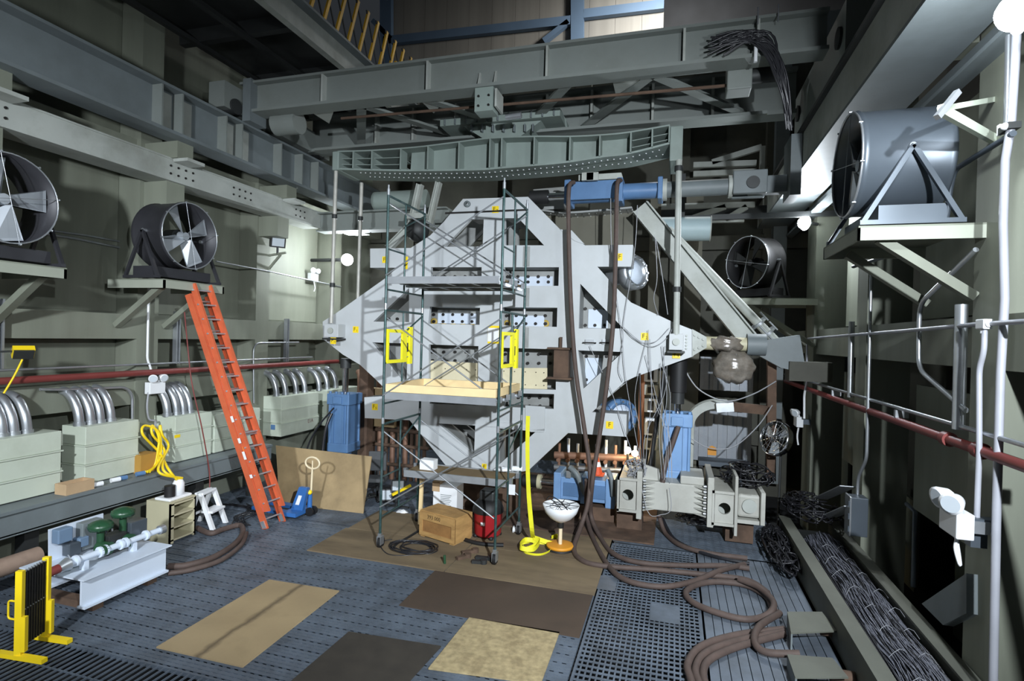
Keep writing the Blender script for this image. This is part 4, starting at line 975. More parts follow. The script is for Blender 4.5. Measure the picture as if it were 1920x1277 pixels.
# black floodlight on the column
c = p(521, 452, -9.75); R = T('floodlight', 'black square floodlight on the left wall column, unlit', 'floodlight', c-V((0, 0, .3)))
n_ = V((.75, -.6, -.25)).normalized(); d, s_, u_ = frame(n_)
hb = MB(); hb.bar(c-n_*.1, c+n_*.06, .36, .32).build('housing', BLACK, R)
MB().bar(c+n_*.06, c+n_*.07, .29, .25).build('lens', GLASSL, R)
MB().cyl(c-V((0, 0, .16)), c-V((0, 0, .34)), .03, n=8).build('swivel', DARK, R)
MB().bar(c+V((-.25, 0, -.36)), c+V((.25, 0, -.30)), .05, .05).build('arm', WALLG, R); MB().bar(c+V((-.25, 0, -.7)), c+V((.1, 0, -.34)), .05, .05).build('arm_brace', WALLG, R)
# yellow work light at the far left
c = p(44, 662, -9.6); R = T('work_light', 'yellow halogen work light clamped at the left edge', 'work light', c-V((0, 0, .12)))
d0 = V((.7, -.3, -.65)).normalized()
MB().bar(c-d0*.07, c+d0*.02, .26, .18).build('housing', YEL, R); MB().bar(c+d0*.02, c+d0*.05, .24, .16).build('grille', DARK, R)
MB().bar(c-V((.1, .3, -.02)), c-d0*.05, .03, .03).build('arm', DARK, R)
MB().tube(spline([c-V((.02, .0, .1)), c-V((.0, .12, .35)), c-V((0, .25, .6))], 6), .014, 6).build('cord', YEL, R)
# bright lamp on the left wall
c = pX(651, 487, -9.3); R = T('work_lamp', 'glaring bright lamp on the left wall behind the hanging rods', 'lamp', c-V((0, 0, .15)))
MB().ball(c, .17, 16, 10).build('bulb', LAMPE, R); MB().cyl(c+V((-.1, 0, 0)), V((-10.53, c.y, c.z)), .05, n=12).build('socket_arm', DARK, R)
MB().lathe([(.04, -.12), (.16, 0), (.165, 0), (.05, -.13)], c-V((.02, 0, 0)), (1, 0, 0), 20).build('reflector', ALU, R)
lamp('POINT', 'work_lamp_light', c+V((.15, -.1, 0)), 420, COOL, None, .1).parent = None
# added glowing slats standing in for light reflected behind the rods
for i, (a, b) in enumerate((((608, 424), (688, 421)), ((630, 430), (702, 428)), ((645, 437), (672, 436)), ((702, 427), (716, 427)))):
    R = T('glow_slat', ('top', 'second', 'lowest', 'short separate')[i]+' white glowing slat for reflected light behind the left hanging rods', 'glowing slat', pY(*a, 13.6)-V((0, 0, .04)))
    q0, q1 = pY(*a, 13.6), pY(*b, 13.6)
    MB().bar(q0, q1, .5, .04).build('glow_face', MATS.get('strip') or MATS.setdefault('strip', emit('strip_glow', (.9, .95, 1), 5)), R)
    MB().bar(q0+V((0, .3, .05)), q1+V((0, .3, .05)), .6, .03).build('housing', PALEB, R)  # backing plate of the added slat
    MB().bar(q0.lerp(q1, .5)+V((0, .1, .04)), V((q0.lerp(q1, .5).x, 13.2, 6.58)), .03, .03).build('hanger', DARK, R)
# ================================================================ LADDER
L = T('extension_ladder', 'orange fibreglass extension ladder leaning under the left fan shelf', 'ladder', pZ(518, 990, 0))
f0, f1 = pZ(497, 992, 0), pZ(531, 978, 0)
t0, t1 = pX(352, 552, -8.8), pX(372, 540, -8.8)
t1 = t0+(f1-f0)*.92
up_ = (t0-f0).normalized(); acr = (f1-f0).normalized(); nor = up_.cross(acr).normalized()
if nor.x < 0: nor = -nor
for k, (lo, hi, off) in enumerate(((0, 1, 0), (.07, 1.035, .145))):
    for e, (a, b) in enumerate(((f0, t0), (f1, t1))):
        P_, Q_ = a.lerp(b, lo)+nor*off+(acr*(.035 if e == 0 else -.035))*k, a.lerp(b, hi)+nor*off+(acr*(.035 if e == 0 else -.035))*k
        r_ = MB().bar(P_, Q_, .012, .14, nor).build('side_rail', ORANGE, L)
        for s in (-1, 1): MB().bar(P_+nor*s*.064+acr*(.014 if e == 0 else -.014), Q_+nor*s*.064+acr*(.014 if e == 0 else -.014), .03, .012, nor).build('rail_flange', ORANGE, r_)
    n_r = 16
    for i in range(n_r):
        f = lo+(hi-lo)*(i+.6)/n_r
        MB().cyl(f0.lerp(t0, f)+nor*off+acr*.01, f1.lerp(t1, f)+nor*off-acr*.01, .017, n=8).build('rung', ALU, L)
for a, b in ((f0, t0), (f1, t1)): MB().bar(a-V((0, 0, -.02)), a.lerp(b, .035), .05, .09, nor).build('foot', ALU, L)
for f, mt, h in ((.30, WHITE, .16), (.37, WHITE, .1), (.22, WHITE, .07), (.46, WHITE, .12), (.33, YEL, .12)):
    q = f0.lerp(t0, f)+nor*.09-acr*.008+(acr*.04 if mt is YEL else V((0, 0, 0))); MB().bar(q, q+up_*h, .004, .06, nor).build('label_sticker', mt, L)
MB().bar(f0.lerp(t0, .40)+nor*.1+acr*.04, f1.lerp(t1, .40)+nor*.1-acr*.04, .05, .03).build('rung_lock', GALV, L)
# ================================================================ RIGHT SIDE
fcR = pX(1590, 312, 2.0)
fan(fcR, -1, .62, .9, 'large grey drum fan in profile on the right wall', 60)
shelf(XR, 1.92, fcR.y-.78, fcR.y+.72, fcR.z-.62-.27, 'wall shelf carrying the large fan on the right')
c = pY(1392, 494, 14.6)
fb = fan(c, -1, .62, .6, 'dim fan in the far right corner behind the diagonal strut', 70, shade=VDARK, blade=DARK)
fb.rotation_euler = (0, 0, math.radians(42))
shelf(XR, 1.35, 14.0, 15.2, c.z-.62-.27, 'dark wall shelf carrying the fan in the far right corner')
# small bright pedestal fan
c = pY(1455, 822, 12.6); R = T('pedestal_fan', 'small chrome caged fan on a pole behind the box beam', 'fan', (c.x, c.y, 0))
ax = V((-.75, -.55, .25)).normalized(); d, a, u = frame(ax)
MB().lathe([(.36, -.08), (.37, 0), (.36, .08), (.35, .08), (.35, -.08), (.36, -.08)], c, ax, 32).build('cage_band', CHROME, R)
m = MB()
for i in range(16): t = i*math.pi/8; m.cyl(c+ax*.1, c+ax*.07+(a*math.cos(t)+u*math.sin(t))*.35, .005, n=4)
for rr in (.1, .2, .29): m.tube([c+ax*.09+(a*math.cos(t*.4)+u*math.sin(t*.4))*rr for t in range(17)], .005, 4)
o = m.build('cage_wires', CHROME, R); o['kind'] = 'stuff'
for i in range(3):
    t = i*2.09+.4; e = a*math.cos(t)+u*math.sin(t); s = -a*math.sin(t)+u*math.cos(t)
    vs = [c+e*.05-s*.04-ax*.02, c+e*.05+s*.04+ax*.02, c+e*.32+s*.12+ax*.03, c+e*.32-s*.1-ax*.03]; MB().add(vs+[v-ax*.008 for v in vs], [(0, 1, 2, 3), (7, 6, 5, 4), (0, 4, 5, 1), (1, 5, 6, 2), (2, 6, 7, 3), (3, 7, 4, 0)]).build('blade', BLADE, R)
MB().cyl(c-ax*.2, c+ax*.03, .08, n=14).build('motor', DARK, R); MB().cyl((c.x+.1, c.y+.1, .03), c-ax*.15, .025, n=8).build('pole', DARK, R); MB().cyl((c.x+.1, c.y+.1, 0), (c.x+.1, c.y+.1, .04), .2, n=20).build('base', DARK, R)
# bright lamps on the right
def work_lamp(c, label, power, back, r=.1, col=COOL, aim=None):
    c = V(c); back = V(back); R = T('work_lamp', label, 'lamp', c-V((0, 0, .15))); ax = -back.normalized()
    MB().ball(c, r, 16, 10).build('bulb', LAMPE, R); MB().cyl(c-ax*.08, c-ax*(.08+back.length), .035, n=10).build('socket_arm', DARK, R)
    MB().lathe([(.05, -.13), (.17, -.02), (.175, -.02), (.06, -.14)], c, ax, 20).build('reflector', ALU, R)
    if aim: lamp('SPOT', 'work_lamp_light', c+V(aim).normalized()*.2, power, col, c+V(aim)*3, .1, 165, .4)
    else: lamp('POINT', 'work_lamp_light', c+ax*.25, power, col, None, .1)
    return R
cl1 = pX(1508, 418, 2.78); work_lamp(cl1, 'glaring bright lamp on the far right column', 380, (.25, .15, 0), .14, COOL, (-.45, -1, -.3))
lamp('POINT', 'work_lamp_light', cl1+V((.02, -.2, .02)), 28, COOL, None, .1)
cl2 = pX(1907, 22, 2.5); work_lamp(cl2, 'glaring bright lamp at the top right picture corner', 150, (.55, 0, .05), .14)
# ------------------------------------------------ conduits
q = lambda px, py, x=2.98: pX(px, py, x)
pipe('conduit', [q(1908, 30), q(1903, 130), q(1896, 235), q(1885, 300), q(1881, 420), q(1884, 560), q(1876, 700), q(1868, 980), q(1862, 1290)], .036, CONDW, 'thick pale conduit down the near right column', 'conduit', 12)
pipe('conduit', [q(1892, 60), q(1888, 250)], .03, GALV, 'short steel conduit beside the thick pale one at top right', 'conduit')
c = q(1893, 240); R = T('conduit_clamp', 'dark conduit clamp with bolts near the top right', 'clamp', c-V((0, 0, .05)))
MB().cbox(c, .1, .18, .06).build('clamp_bar', DARK, R); MB().ball(c+V((-.06, -.05, 0)), .035).build('bolt_head', WHITE, R); MB().cbox(c+V((-.03, .1, .02)), .03, .05, .1).build('clamp_plate', WHITE, R)
pipe('conduit', fillet([q(1900, 250), q(1835, 290), q(1790, 318), q(1782, 350), q(1773, 425), q(1740, 450), q(1670, 478), q(1600, 500)], .15), .03, FANG, 'dark bent conduit between the large fan and the near column', 'conduit')
pipe('conduit', fillet([q(1830, 468), q(1724, 570), q(1722, 692), q(1812, 770)], .2), .028, GALV, 'kinked steel conduit crossing the right wall band', 'conduit')
pipe('conduit', fillet([q(1513, 706, 2.95), q(1513, 635, 2.95), q(1690, 621, 2.95), q(1835, 608, 2.95), q(1935, 602, 2.95)], .12), .024, CONDW, 'pale horizontal conduit along the right wall band', 'conduit')
c = q(1845, 608, 2.93); R = T('conduit_box', 'white cast conduit box on the horizontal conduit at right', 'junction box', c-V((0, 0, .05))); MB().cbox(c, .08, .16, .1).build('body', WHITE, R, .01); MB().cyl(c+V((0, -.1, .0)), c+V((0, -.07, 0)), .03, n=12).build('hub', WHITE, R); MB().cyl(c+V((0, 0, -.09)), c+V((0, 0, -.05)), .03, n=12).build('hub', WHITE, R)
pipe('conduit', fillet([q(1846, 618, 2.93), q(1845, 660, 2.93), q(1836, 690, 2.93), q(1836, 845, 2.93), q(1831, 985, 2.93)], .1), .026, CONDW, 'pale conduit dropping from the cast box to the near emergency light', 'conduit')
pipe('pipe_post', [q(1803, 571), q(1797, 805)], .06, GALV, 'short thick galvanised pipe post on the right wall band', 'post', 16)
pipe('pipe_post', [q(1597, 603), q(1594, 745)], .05, GALV, 'slim galvanised post further back on the right wall band', 'post', 12)
pipe('conduit', fillet([q(1634, 502, 2.95), q(1628, 740, 2.95), q(1625, 860, 2.95), q(1609, 895, 2.95), q(1607, 945, 2.95)], .12), .025, GALV, 'thin conduit down the middle right column to the grey box', 'conduit')
pipe('conduit', fillet([q(1515, 706, 2.9), q(1508, 740, 2.9), q(1508, 785, 2.9)], .1), .025, WHITE, 'white conduit end at the far right emergency light', 'conduit')
pipe('conduit', [pX(1700, 945, 3.3), pX(1716, 960, 3.3), pX(1712, 1100, 3.3)], .03, FANG, 'dark bent conduit in the right wall recess beside the emergency light', 'conduit')
zr = (q(1920, 865).z+q(1520, 735).z)/2
rp = T('fire_pipe', 'dark red pipe with couplings along the right wall', 'pipe', (2.98, 8, zr-.06)); MB().cyl((2.98, 3, zr), (2.98, 16.8, zr), .055, n=14).build('pipe', RED, rp)
for px, py in ((1777, 820), (1838, 840)): y = q(px, py).y; MB().cyl((2.98, y-.06, zr), (2.98, y+.06, zr), .08, n=16).build('coupling', RED, rp)
zr2 = q(1830, 808).z; pipe('conduit', [(2.98, 3, zr2), (2.98, 17, zr2)], .025, GALV, 'straight steel conduit just above the right red pipe', 'conduit')
for y in (5.5, 8.8, 12): thing1('pipe_clip', MB().box(2.94, 3.1, y-.03, y+.03, zr+.05, zr2-.03), GALV, {5.5: 'nearest', 8.8: 'middle', 12: 'farthest'}[y]+' clip holding the right red pipe to the wall', 'clip')
# lamp bracket strut at top right
R = T('strut_bracket', 'triangular perforated strut bracket on the near right column', 'bracket', q(1855, 262))
a, b, c_ = pX(1763, 205, 2.3), pX(1862, 187, 3.1), pX(1865, 262, 3.1)
MB().bar(a, b, .05, .05).build('arm', EBOX, R); MB().bar(a, c_, .05, .09).build('brace', EBOX, R)
MB().bar(pX(1796, 172, 2.45), pX(1757, 220, 2.25), .05, .05).build('rail', GALV, R)
# emergency lights
c = pX(1793, 978, 2.75); e3 = emergency_light(c, 'large white twin emergency light on the near right column', 1.25, -1, .085, XR)
MB().cbox(c+V((.15, .02, -.02)), .2, .2, .12).build('bracket', GALV, e3); MB().cbox(pX(1830, 1005, 2.95), .14, .12, .2).build('back_box', FANG, e3)
MB().tube(spline([c+V((0, -.05, -.12)), c+V((-.02, -.04, -.25)), c+V((0, -.1, -.4)), c+V((.02, -.02, -.3)), c+V((.0, 0, -.14))], 5), .016, 6).build('cord', WHITE, e3)
c = pX(1497, 790, 2.85); e4 = emergency_light(c, 'small white emergency light on the far right column', 1.2, -1, .07, XR)
MB().tube(spline([c+V((0, -.05, -.12)), c+V((-.02, -.03, -.35)), c+V((0, -.06, -.55))], 5), .02, 6).build('cord', WHITE, e4)
c = pX(1607, 966, 2.92); R = T('fuse_box', 'grey hinged electrical box on the middle right column', 'electrical box', c-V((0, 0, .32)))
MB().cbox(c, .24, .26, .62).build('body', FANG, R, .01); MB().cbox(c+V((-.13, 0, 0)), .03, .28, .64).build('lid', GALV, R, .01)
for z in (-.2, 0, .2): MB().cbox(c+V((-.15, -.12, z)), .03, .03, .09).build('latch', FANG, R)
# ------------------------------------------------ tray beam and cable mat
TB = T('cable_tray_beam', 'long grey steel trough beam full of cables on the right floor', 'cable tray', (2.55, 7, 0))
MB().box(2.07, 2.12, 2.5, 11.9, 0, .46).build('side_plate', TRAYG, TB); MB().box(2.05, 2.24, 2.5, 11.9, .46, .49).build('top_flange', TRAYG, TB)
MB().box(2.12, 2.95, 2.5, 11.9, .22, .26).build('floor_plate', DARK, TB); MB().box(2.93, 2.97, 2.5, 11.9, 0, .46).build('side_plate', TRAYG, TB); MB().box(2.9, 3.08, 2.5, 11.9, .46, .49).build('top_flange', TRAYG, TB)
for y in (3, 5, 7, 9, 11): MB().box(2.12, 2.93, y, y+.06, .08, .22).build('cross_rib', DARK, TB)
m = MB(); mg = MB(); mt_ = MB()
for i in range(230):
    x = random.uniform(2.36, 2.90); z = .33+.16*(1-((x-2.62)/.27)**2)*random.uniform(.55, 1); ph = random.uniform(0, 6); ph2 = random.uniform(0, 6); am = random.uniform(.01, .035)
    P = []; y = 2.6
    while y < 11.2:
        P.append((x+am*math.sin(y*2.1+ph)+.012*math.sin(y*6.5+ph2)+.02*math.sin(y*.6), y, max(.28, z+.02*math.sin(y*3.7+ph2)+.012*math.sin(y*8+ph)))); y += .16
    (mg if i % 3 else m).tube(P, random.uniform(.005, .009), 4)
for i in range(16):
    x = 2.27+random.uniform(0, .09); ph = random.uniform(0, 6); P = []; y = 2.6
    while y < 11.0: P.append((x+.02*math.sin(y*.8+ph), y, .30+.012*(i % 8)+.01*math.sin(y*2+ph))); y += .3
    m.tube(P, .013, 6)
tag(m.build('black_cables', CABLE), 'loose black cables running in the right floor trough', 'cables', kind='stuff')
tag(mg.build('grey_cables', CABLEG), 'thick mat of thin grey wires filling the right floor trough', 'cables', kind='stuff')
for i, y in enumerate([3.2+.55*k for k in range(14)]):
    for k in range(2):
        x = 2.50+.26*k+.04*math.sin(i*5+k); mt_.tube([(x-.11, y+.03*math.sin(i*3+k), .40), (x-.06, y, .485), (x, y+.02, .52), (x+.06, y+.03, .495), (x+.11, y, .42)], .0035, 4)
tag(mt_.build('cable_ties', WIRE), 'small white ties around the wire mat in the trough', 'ties', kind='stuff')
# tangles
def tangle(c, rad, n, r, mt, name, label, sq=(1, 1, .5)):
    m = MB(); c = V(c)
    for i in range(n):
        pts = []; v = V((random.gauss(0, .5), random.gauss(0, .5), random.gauss(0, .5)))
        for k in range(5):
            v += V((random.gauss(0, .45), random.gauss(0, .45), random.gauss(0, .45)))
            if v.length > 1: v = v.normalized()
            pts.append(c+V((v.x*rad*sq[0], v.y*rad*sq[1], v.z*rad*sq[2])))
        m.tube(spline(pts, 5), r, 5)
    return tag(m.build(name, mt), label, 'cables', kind='stuff')
tangle(pY(1400, 890, 11.9), .5, 40, .014, CABLE, 'cable_tangle', 'black tangle of cables on the right end of the box beam')
tangle(pX(1520, 950, 2.6), .55, 50, .012, CABLE, 'cable_tangle', 'dark cable tangle at the far end of the right trough', (.9, 1.6, .35))
tangle(pZ(1470, 1050, .1)+V((0, .3, .12)), .8, 60, .014, CABLE, 'cable_tangle', 'black heap of cables between the planks and the right trough', (.35, 1.5, .2))
tangle(pZ(1335, 1000, .1)+V((0, .6, .1)), .5, 30, .012, CABLE, 'cable_tangle', 'low heap of cables on the floor under the box beam', (1.4, .6, .25))
tangle(pY(1190, 880, 11.3), .3, 22, .01, WIRE, 'cable_tangle', 'thin grey wires bunched on the left lug of the box beam', (.8, .6, .7))
# angled aluminium trough pieces at the far end
for (a, b), lab in ((((1538, 935), (1590, 912)), 'upper pale edge channel of cables near the grey box'), (((1550, 970), (1598, 950)), 'lower pale edge channel of cables near the grey box')):
    thing1('edge_channel', MB().bar(pX(*a, 2.75), pX(*b, 2.85), .25, .015), ALU, lab, 'channel')
thing1('plate_offcut', MB().prism([pX(1728, 1132, 3.0), pX(1812, 1075, 3.0), pX(1812, 1150, 3.0), pX(1768, 1172, 3.0)], (.1, 0, 0)), BEAMG, 'grey steel plate offcut leaning beside the near right column', 'plate')
# grey brackets on the floor at lower right
for pts, h, lab in (([(1475, 1180), (1540, 1180), (1568, 1218), (1482, 1222)], .22, 'pale steel bracket at the end of the loop hoses'), ([(1475, 1255), (1560, 1262), (1590, 1300), (1490, 1300)], .16, 'second pale steel bracket at the bottom edge beside the trough')):
    w_ = [pZ(a, b, 0.0) for a, b in pts]; R = T('floor_bracket', lab, 'bracket', (w_[0]+w_[2])/2)
    MB().prism([v+V((0, 0, h)) for v in w_], (0, 0, .02)).build('top_plate', TRAYG, R, .01)
    MB().prism([w_[0], w_[3], w_[3]+V((0, 0, h)), w_[0]+V((0, 0, h))], (.02, 0, 0)).build('side_plate', BEAMG, R)
    c = (w_[2]+w_[1])/2; MB().cyl(c+V((-.1, 0, h/2)), c+V((.15, 0, h/2)), .07, n=16).build('socket', RUST, R)
# ------------------------------------------------ background, right and centre
CORR = mat('corrugated_sheet', (150, 156, 164), .5, .2, .1, 2, 0, (100, 104, 108), 2, .5)
for (px0, py0, px1, py1), lab in (((1312, 672, 1413, 730), 'upper corrugated metal sheet behind the wrapped coupling'), ((1300, 775, 1410, 862), 'lower corrugated metal sheet behind the right blue actuator')):
    p0, p1 = pY(px0, py1, 15.8), pY(px1, py0, 15.8); R = T('corrugated_panel', lab, 'panel', ((p0.x+p1.x)/2, 15.8, p0.z)); n_ = 12
    for i in range(n_):
        a = p0.x+(p1.x-p0.x)*i/n_; w_ = (p1.x-p0.x)/n_; MB().box(a, a+w_*.98, 15.8-.05*(i % 2), 15.86, p0.z, p1.z).build('corrugation', CORR, R)
    MB().box(p0.x, p1.x, 15.86, 17.3, p0.z, p0.z+.05).build('wall_tie', DARK, R)
R = T('arched_frame', 'arched pale metal frame curving into a rusty beam at right', 'frame', pY(1292, 872, 13.2))
ac, ar = pY(1345, 800, 13.2), pY(1293, 800, 13.2); rx_ = ac.x-ar.x; rz_ = pY(1345, 757, 13.2).z-ac.z
arc = [V((ar.x, 13.2, pY(1293, 872, 13.2).z))]+[V((ac.x-rx_*math.cos(t*math.pi/24), 13.2, ac.z+rz_*math.sin(t*math.pi/24))) for t in range(13)]+[V((ac.x+.2, 13.2, ac.z+rz_))]
m = MB(); vs = []
for i, v in enumerate(arc):
    t_ = (arc[min(i+1, len(arc)-1)]-arc[max(i-1, 0)]).normalized(); n_ = V((-t_.z, 0, t_.x))*.09
    vs += [v-n_+V((0, -.2, 0)), v+n_+V((0, -.2, 0)), v+n_+V((0, .2, 0)), v-n_+V((0, .2, 0))]
m.add(vs, [(i*4+k, i*4+(k+1) % 4, (i+1)*4+(k+1) % 4, (i+1)*4+k) for i in range(len(arc)-1) for k in range(4)]+[(0, 1, 2, 3), (len(vs)-1, len(vs)-2, len(vs)-3, len(vs)-4)])
m.build('arch', PALEB, R); a, b = pY(1350, 760, 13.2), pY(1445, 770, 13.2)
MB().bar(a, b, .14, .2).build('rusty_beam', RUST, R); MB().bar(a-V((.1, .3, .02)), a+V((.25, -.3, .02)), .2, .2).build('splice', ALU, R)
MB().bar(pY(1447, 640, 13.2), pY(1445, 900, 13.2), .18, .18, (0, 1, 0)).build('post', RUST, R)
# racks behind the frame on the right
R = T('equipment_rack', 'white and rust-orange equipment rack seen behind the lower right of the frame', 'rack', (pY(1215, 830, 14.5).x, 14.5, 0))
for px, mt in ((1203, RUST), (1238, PALEB)): x = pY(px, 760, 14.5).x; MB().box(x-.07, x+.07, 14.4, 14.6, 0, 3.1).build('upright', mat('rust_orange', (136, 92, 66), .8, 0, .2, 3) if px < 1210 else mt, R)
for py0, py1, mt in ((690, 715, WPAINT), (722, 740, PALEB), (748, 772, WPAINT), (785, 815, WPAINT), (822, 842, PALEB)):
    a, b = pY(1208, py1, 14.4), pY(1234, py0, 14.4); MB().box(a.x, b.x, 14.35, 14.6, a.z, b.z).build('module', mt, R, .01)
    MB().box(a.x+.08, b.x-.1, 14.34, 14.35, a.z+.05, b.z-.06).build('opening', BLACK, R)
# warm lamps and hot lit manifold behind the lower hoses
W0 = pY(1183, 847, 13.0); R = T('warm_lamp', 'pair of warm glowing bulbs behind the crossing hoses', 'lamp', W0-V((0, 0, .5)))
for dx, dz in ((-.07, .03), (.09, -.03)): MB().ball(W0+V((dx, 0, dz)), .075).build('bulb', LAMPW, R); MB().cyl(W0+V((dx, 0, dz-.08)), W0+V((dx, 0, dz-.3)), .03, n=8).build('socket', DARK, R)
MB().cyl(W0+V((0, 0, -.3)), V((W0.x, W0.y, 0.03)), .02, n=8).build('stand', DARK, R)
lamp('POINT', 'warm_light', W0+V((-.3, -.3, .1)), 22, (1, .72, .4), None, .1)
R = T('pipe_manifold', 'copper and steel pipe manifold glowing in warm lamp light', 'manifold', pY(1130, 880, 13.4))
a, b = pY(1040, 853, 13.4), pY(1200, 860, 13.4); COP = mat('copper', (140, 108, 90), .45, .3, .15, 3)
MB().cyl(a, b, .09, n=14).build('header', COP, R); MB().cyl(a-V((0, 0, .3)), b-V((0, 0, .3)), .07, n=14).build('header', GALV, R)
for i in range(9):
    c = a.lerp(b, (i+.5)/9); MB().cyl(c-V((0, 0, .45)), c+V((0, 0, .42 if i % 2 else .3)), .035, n=10).build('riser', WPAINT if i % 3 else COP, R)
    MB().cyl(c+V((0, -.12, -.1)), c+V((0, .02, -.1)), .05, n=10).build('valve', COP, R)
MB().box(a.x, b.x, 13.3, 13.5, 0.03, a.z-.5).build('stand', RUST, R)
# left: dark copper pipes behind the left of the scaffold
R = T('pipe_rack', 'dark copper-brown pipe rack behind the left foot of the frame', 'pipe rack', (pY(760, 850, 13.2).x, 13.2, 0))
for i, px in enumerate(range(700, 800, 12)):
    x = pY(px, 830, 13.2).x; MB().cyl((x, 13.2, 0.0), (x, 13.2, 1.35+.25*(i % 3)), .05+.02*(i % 2), n=10).build('riser', COP if i % 2 else RUST, R)
for z in (.4, .9, 1.3): MB().cyl((pY(690, 830, 13.2).x, 13.15, z), (pY(805, 830, 13.2).x, 13.15, z), .05, n=10).build('header', RUST, R)
for k, px in enumerate((676, 694, 712)):
    a = pY(px, 722, 13.6); thing1('conduit_elbow', MB().tube(fillet([(a.x, 13.6, .9), (a.x, 13.6, a.z+.3), (a.x-.5, 14.3, a.z+.3)], .4, 8), .09, 12), COP, ('leftmost', 'middle', 'rightmost')[k]+' of three coppery elbows beside the left blue actuator', 'elbow')
x = pY(680, 780, 12.6).x; thing1('rusty_post', MB().box(x-.13, x+.13, 12.6, 12.9, 0, 3.1), RUST, 'rusty steel post right of the left blue actuator', 'post')
a, b = pY(683, 716, 13.0), pY(740, 745, 13.0); thing1('timber_box', MB().box(a.x, b.x, 13.0, 13.3, 1.4, b.z+.2), PLYV, 'tan timber box behind the left lower arm', 'box')
# truss and pipe behind right of spreader beam
R = T('roof_truss', 'pale light truss behind the right end of the spreader beam', 'truss', pY(1360, 330, 15.5))
for (a, b) in (((1300, 310), (1418, 306)), ((1300, 327), (1418, 322)), ((1335, 305), (1428, 276)), ((1430, 275), (1428, 330)), ((1240, 388), (1415, 384)), ((1240, 415), (1395, 412)), ((1290, 412), (1360, 388)), ((1360, 412), (1400, 388))):
    MB().bar(pY(*a, 15.5), pY(*b, 15.5), .12, .14).build('member', PALEB, R)
MB().bar(pY(1240, 400, 15.6), V((3.6, 15.6, pY(1240, 400, 15.6).z)), .1, .2).build('wall_tie', DARK, R)
R = T('light_blue_drum', 'pale blue-grey cylinder behind the right hanger rod', 'cylinder', pY(1305, 450, 14))
MB().cyl(pY(1225, 430, 14), pY(1331, 429, 14), .29, n=28).build('shell', mat('drum_blue', (170, 190, 194), .5, 0, .05, 2), R); MB().cyl(pY(1331, 429, 14), pY(1333, 429, 14), .31, n=28).build('rim', PALEB, R)
x_ = pY(1275, 430, 14); MB().box(x_.x-.1, x_.x+.1, 13.9, 14.1, x_.z+.25, 7.9).build('hanger', DARK, R); MB().box(x_.x, 3.5, 13.95, 14.05, x_.z+.2, x_.z+.32).build('support_arm', DARK, R)
# back columns and braces right of the frame
for px, w_, lab in ((1298, .45, 'grey column behind the right frame tip'), (1225, .3, 'thin grey column behind the upper right arm of the frame')):
    x = pY(px, 560, 16).x; thing1('back_column', MB().box(x-w_/2, x+w_/2, 16, 16.3, 0, 8), OLIVE, lab, 'column')
# wires hanging over the frame
def wire(pts, label, r=.007, mt=WIRE): hose('wire', pts, r, mt, label, 'wire', 'wires draped near the right actuator' if 'draped from' in label else None, 5, 6)
y_ = MY-.12
wire([pY(1145, 372, 11.2), pY(1146, 450, 11.2), pY(1151, 520, y_), pY(1165, 620, y_), pY(1172, 700, y_), pY(1185, 780, y_), pY(1200, 860, y_)], 'grey wire from the top actuator down past the right frame cutout')
wire([pY(1195, 385, 11.4), pY(1190, 470, 11.4), pY(1170, 600, y_), pY(1168, 640, y_), pY(1160, 690, y_), pY(1168, 715, y_)], 'grey wire looping beside the right lower triangle')
wire([pY(1168, 612, y_), pY(1185, 628, y_), pY(1205, 642, y_), pY(1230, 640, y_), pY(1255, 615, y_)], 'grey wire drooping left of tag F2')
wire([pY(1170, 615, y_), pY(1190, 635, y_), pY(1222, 650, y_), pY(1250, 635, y_), pY(1262, 612, y_)], 'second grey wire drooping just below the first')
wire([pY(1228, 442, 11.6), pY(1232, 520, 11.6), pY(1226, 560, 11.6), pY(1234, 590, 11.4)], 'thin cord hanging left of the diagonal strut')
wire([pY(1230, 448, 11.6), pY(1242, 520, 11.6), pY(1252, 590, 11.4)], 'thin slanting cord beside the first cord at the strut')
wire([pY(1106, 648, y_), pY(1115, 670, y_), pY(1125, 690, y_), pY(1145, 730, y_), pY(1165, 790, y_), pY(1195, 880, 11.2), pY(1215, 960, 11.0), pY(1240, 965, 11.0), pY(1258, 955, 11.0), pY(1255, 915, 11.05)], 'long grey wire from the sensor clamps to the box beam')
wire([pY(1282, 690, 12.6), pY(1310, 730, 12.6), pY(1360, 752, 12.6), pY(1410, 740, 12.6), pY(1455, 715, 12.8)], 'pale cable sagging across the opening at right', .014)
wire([pY(1292, 820, 12.6), pY(1330, 840, 12.6), pY(1375, 838, 12.6), pY(1420, 800, 12.6), pY(1448, 760, 12.8)], 'pale cable sagging lower beside the arched frame', .012)
hose('hydraulic_hose', [pY(1272, 800, 11.6), pY(1262, 830, 11.5), pY(1248, 870, 11.4), pY(1242, 905, 11.3)], .05, HOSE, 'short brown hose on the face of the right blue actuator')
hose('dark_strap', [pY(1200, 700, 11.45), pY(1201, 780, 11.4), pY(1203, 850, 11.4), pY(1206, 880, 11.3)], .018, CABLE, 'black cable hanging straight beside the lower right arm', 'cable')
hose('hydraulic_hose', [pY(1248, 690, 12.4), pY(1236, 760, 12.4), pY(1222, 850, 12.3), pY(1215, 890, 12.2)], .05, BLACK, 'dark hose slanting left of the right blue actuator')
c = pY(1335, 845, 12.8); thing1('warning_tag', MB().prism([c+V((-.09, 0, -.1)), c+V((.09, 0, -.1)), c+V((.09, 0, .06)), c+V((0, 0, .11)), c+V((-.09, 0, .06))], (0, .006, 0)), mat('tag_orange', (190, 130, 50), .7, 0, .05, 3), 'orange tag hanging on the cable under the arch', 'tag')
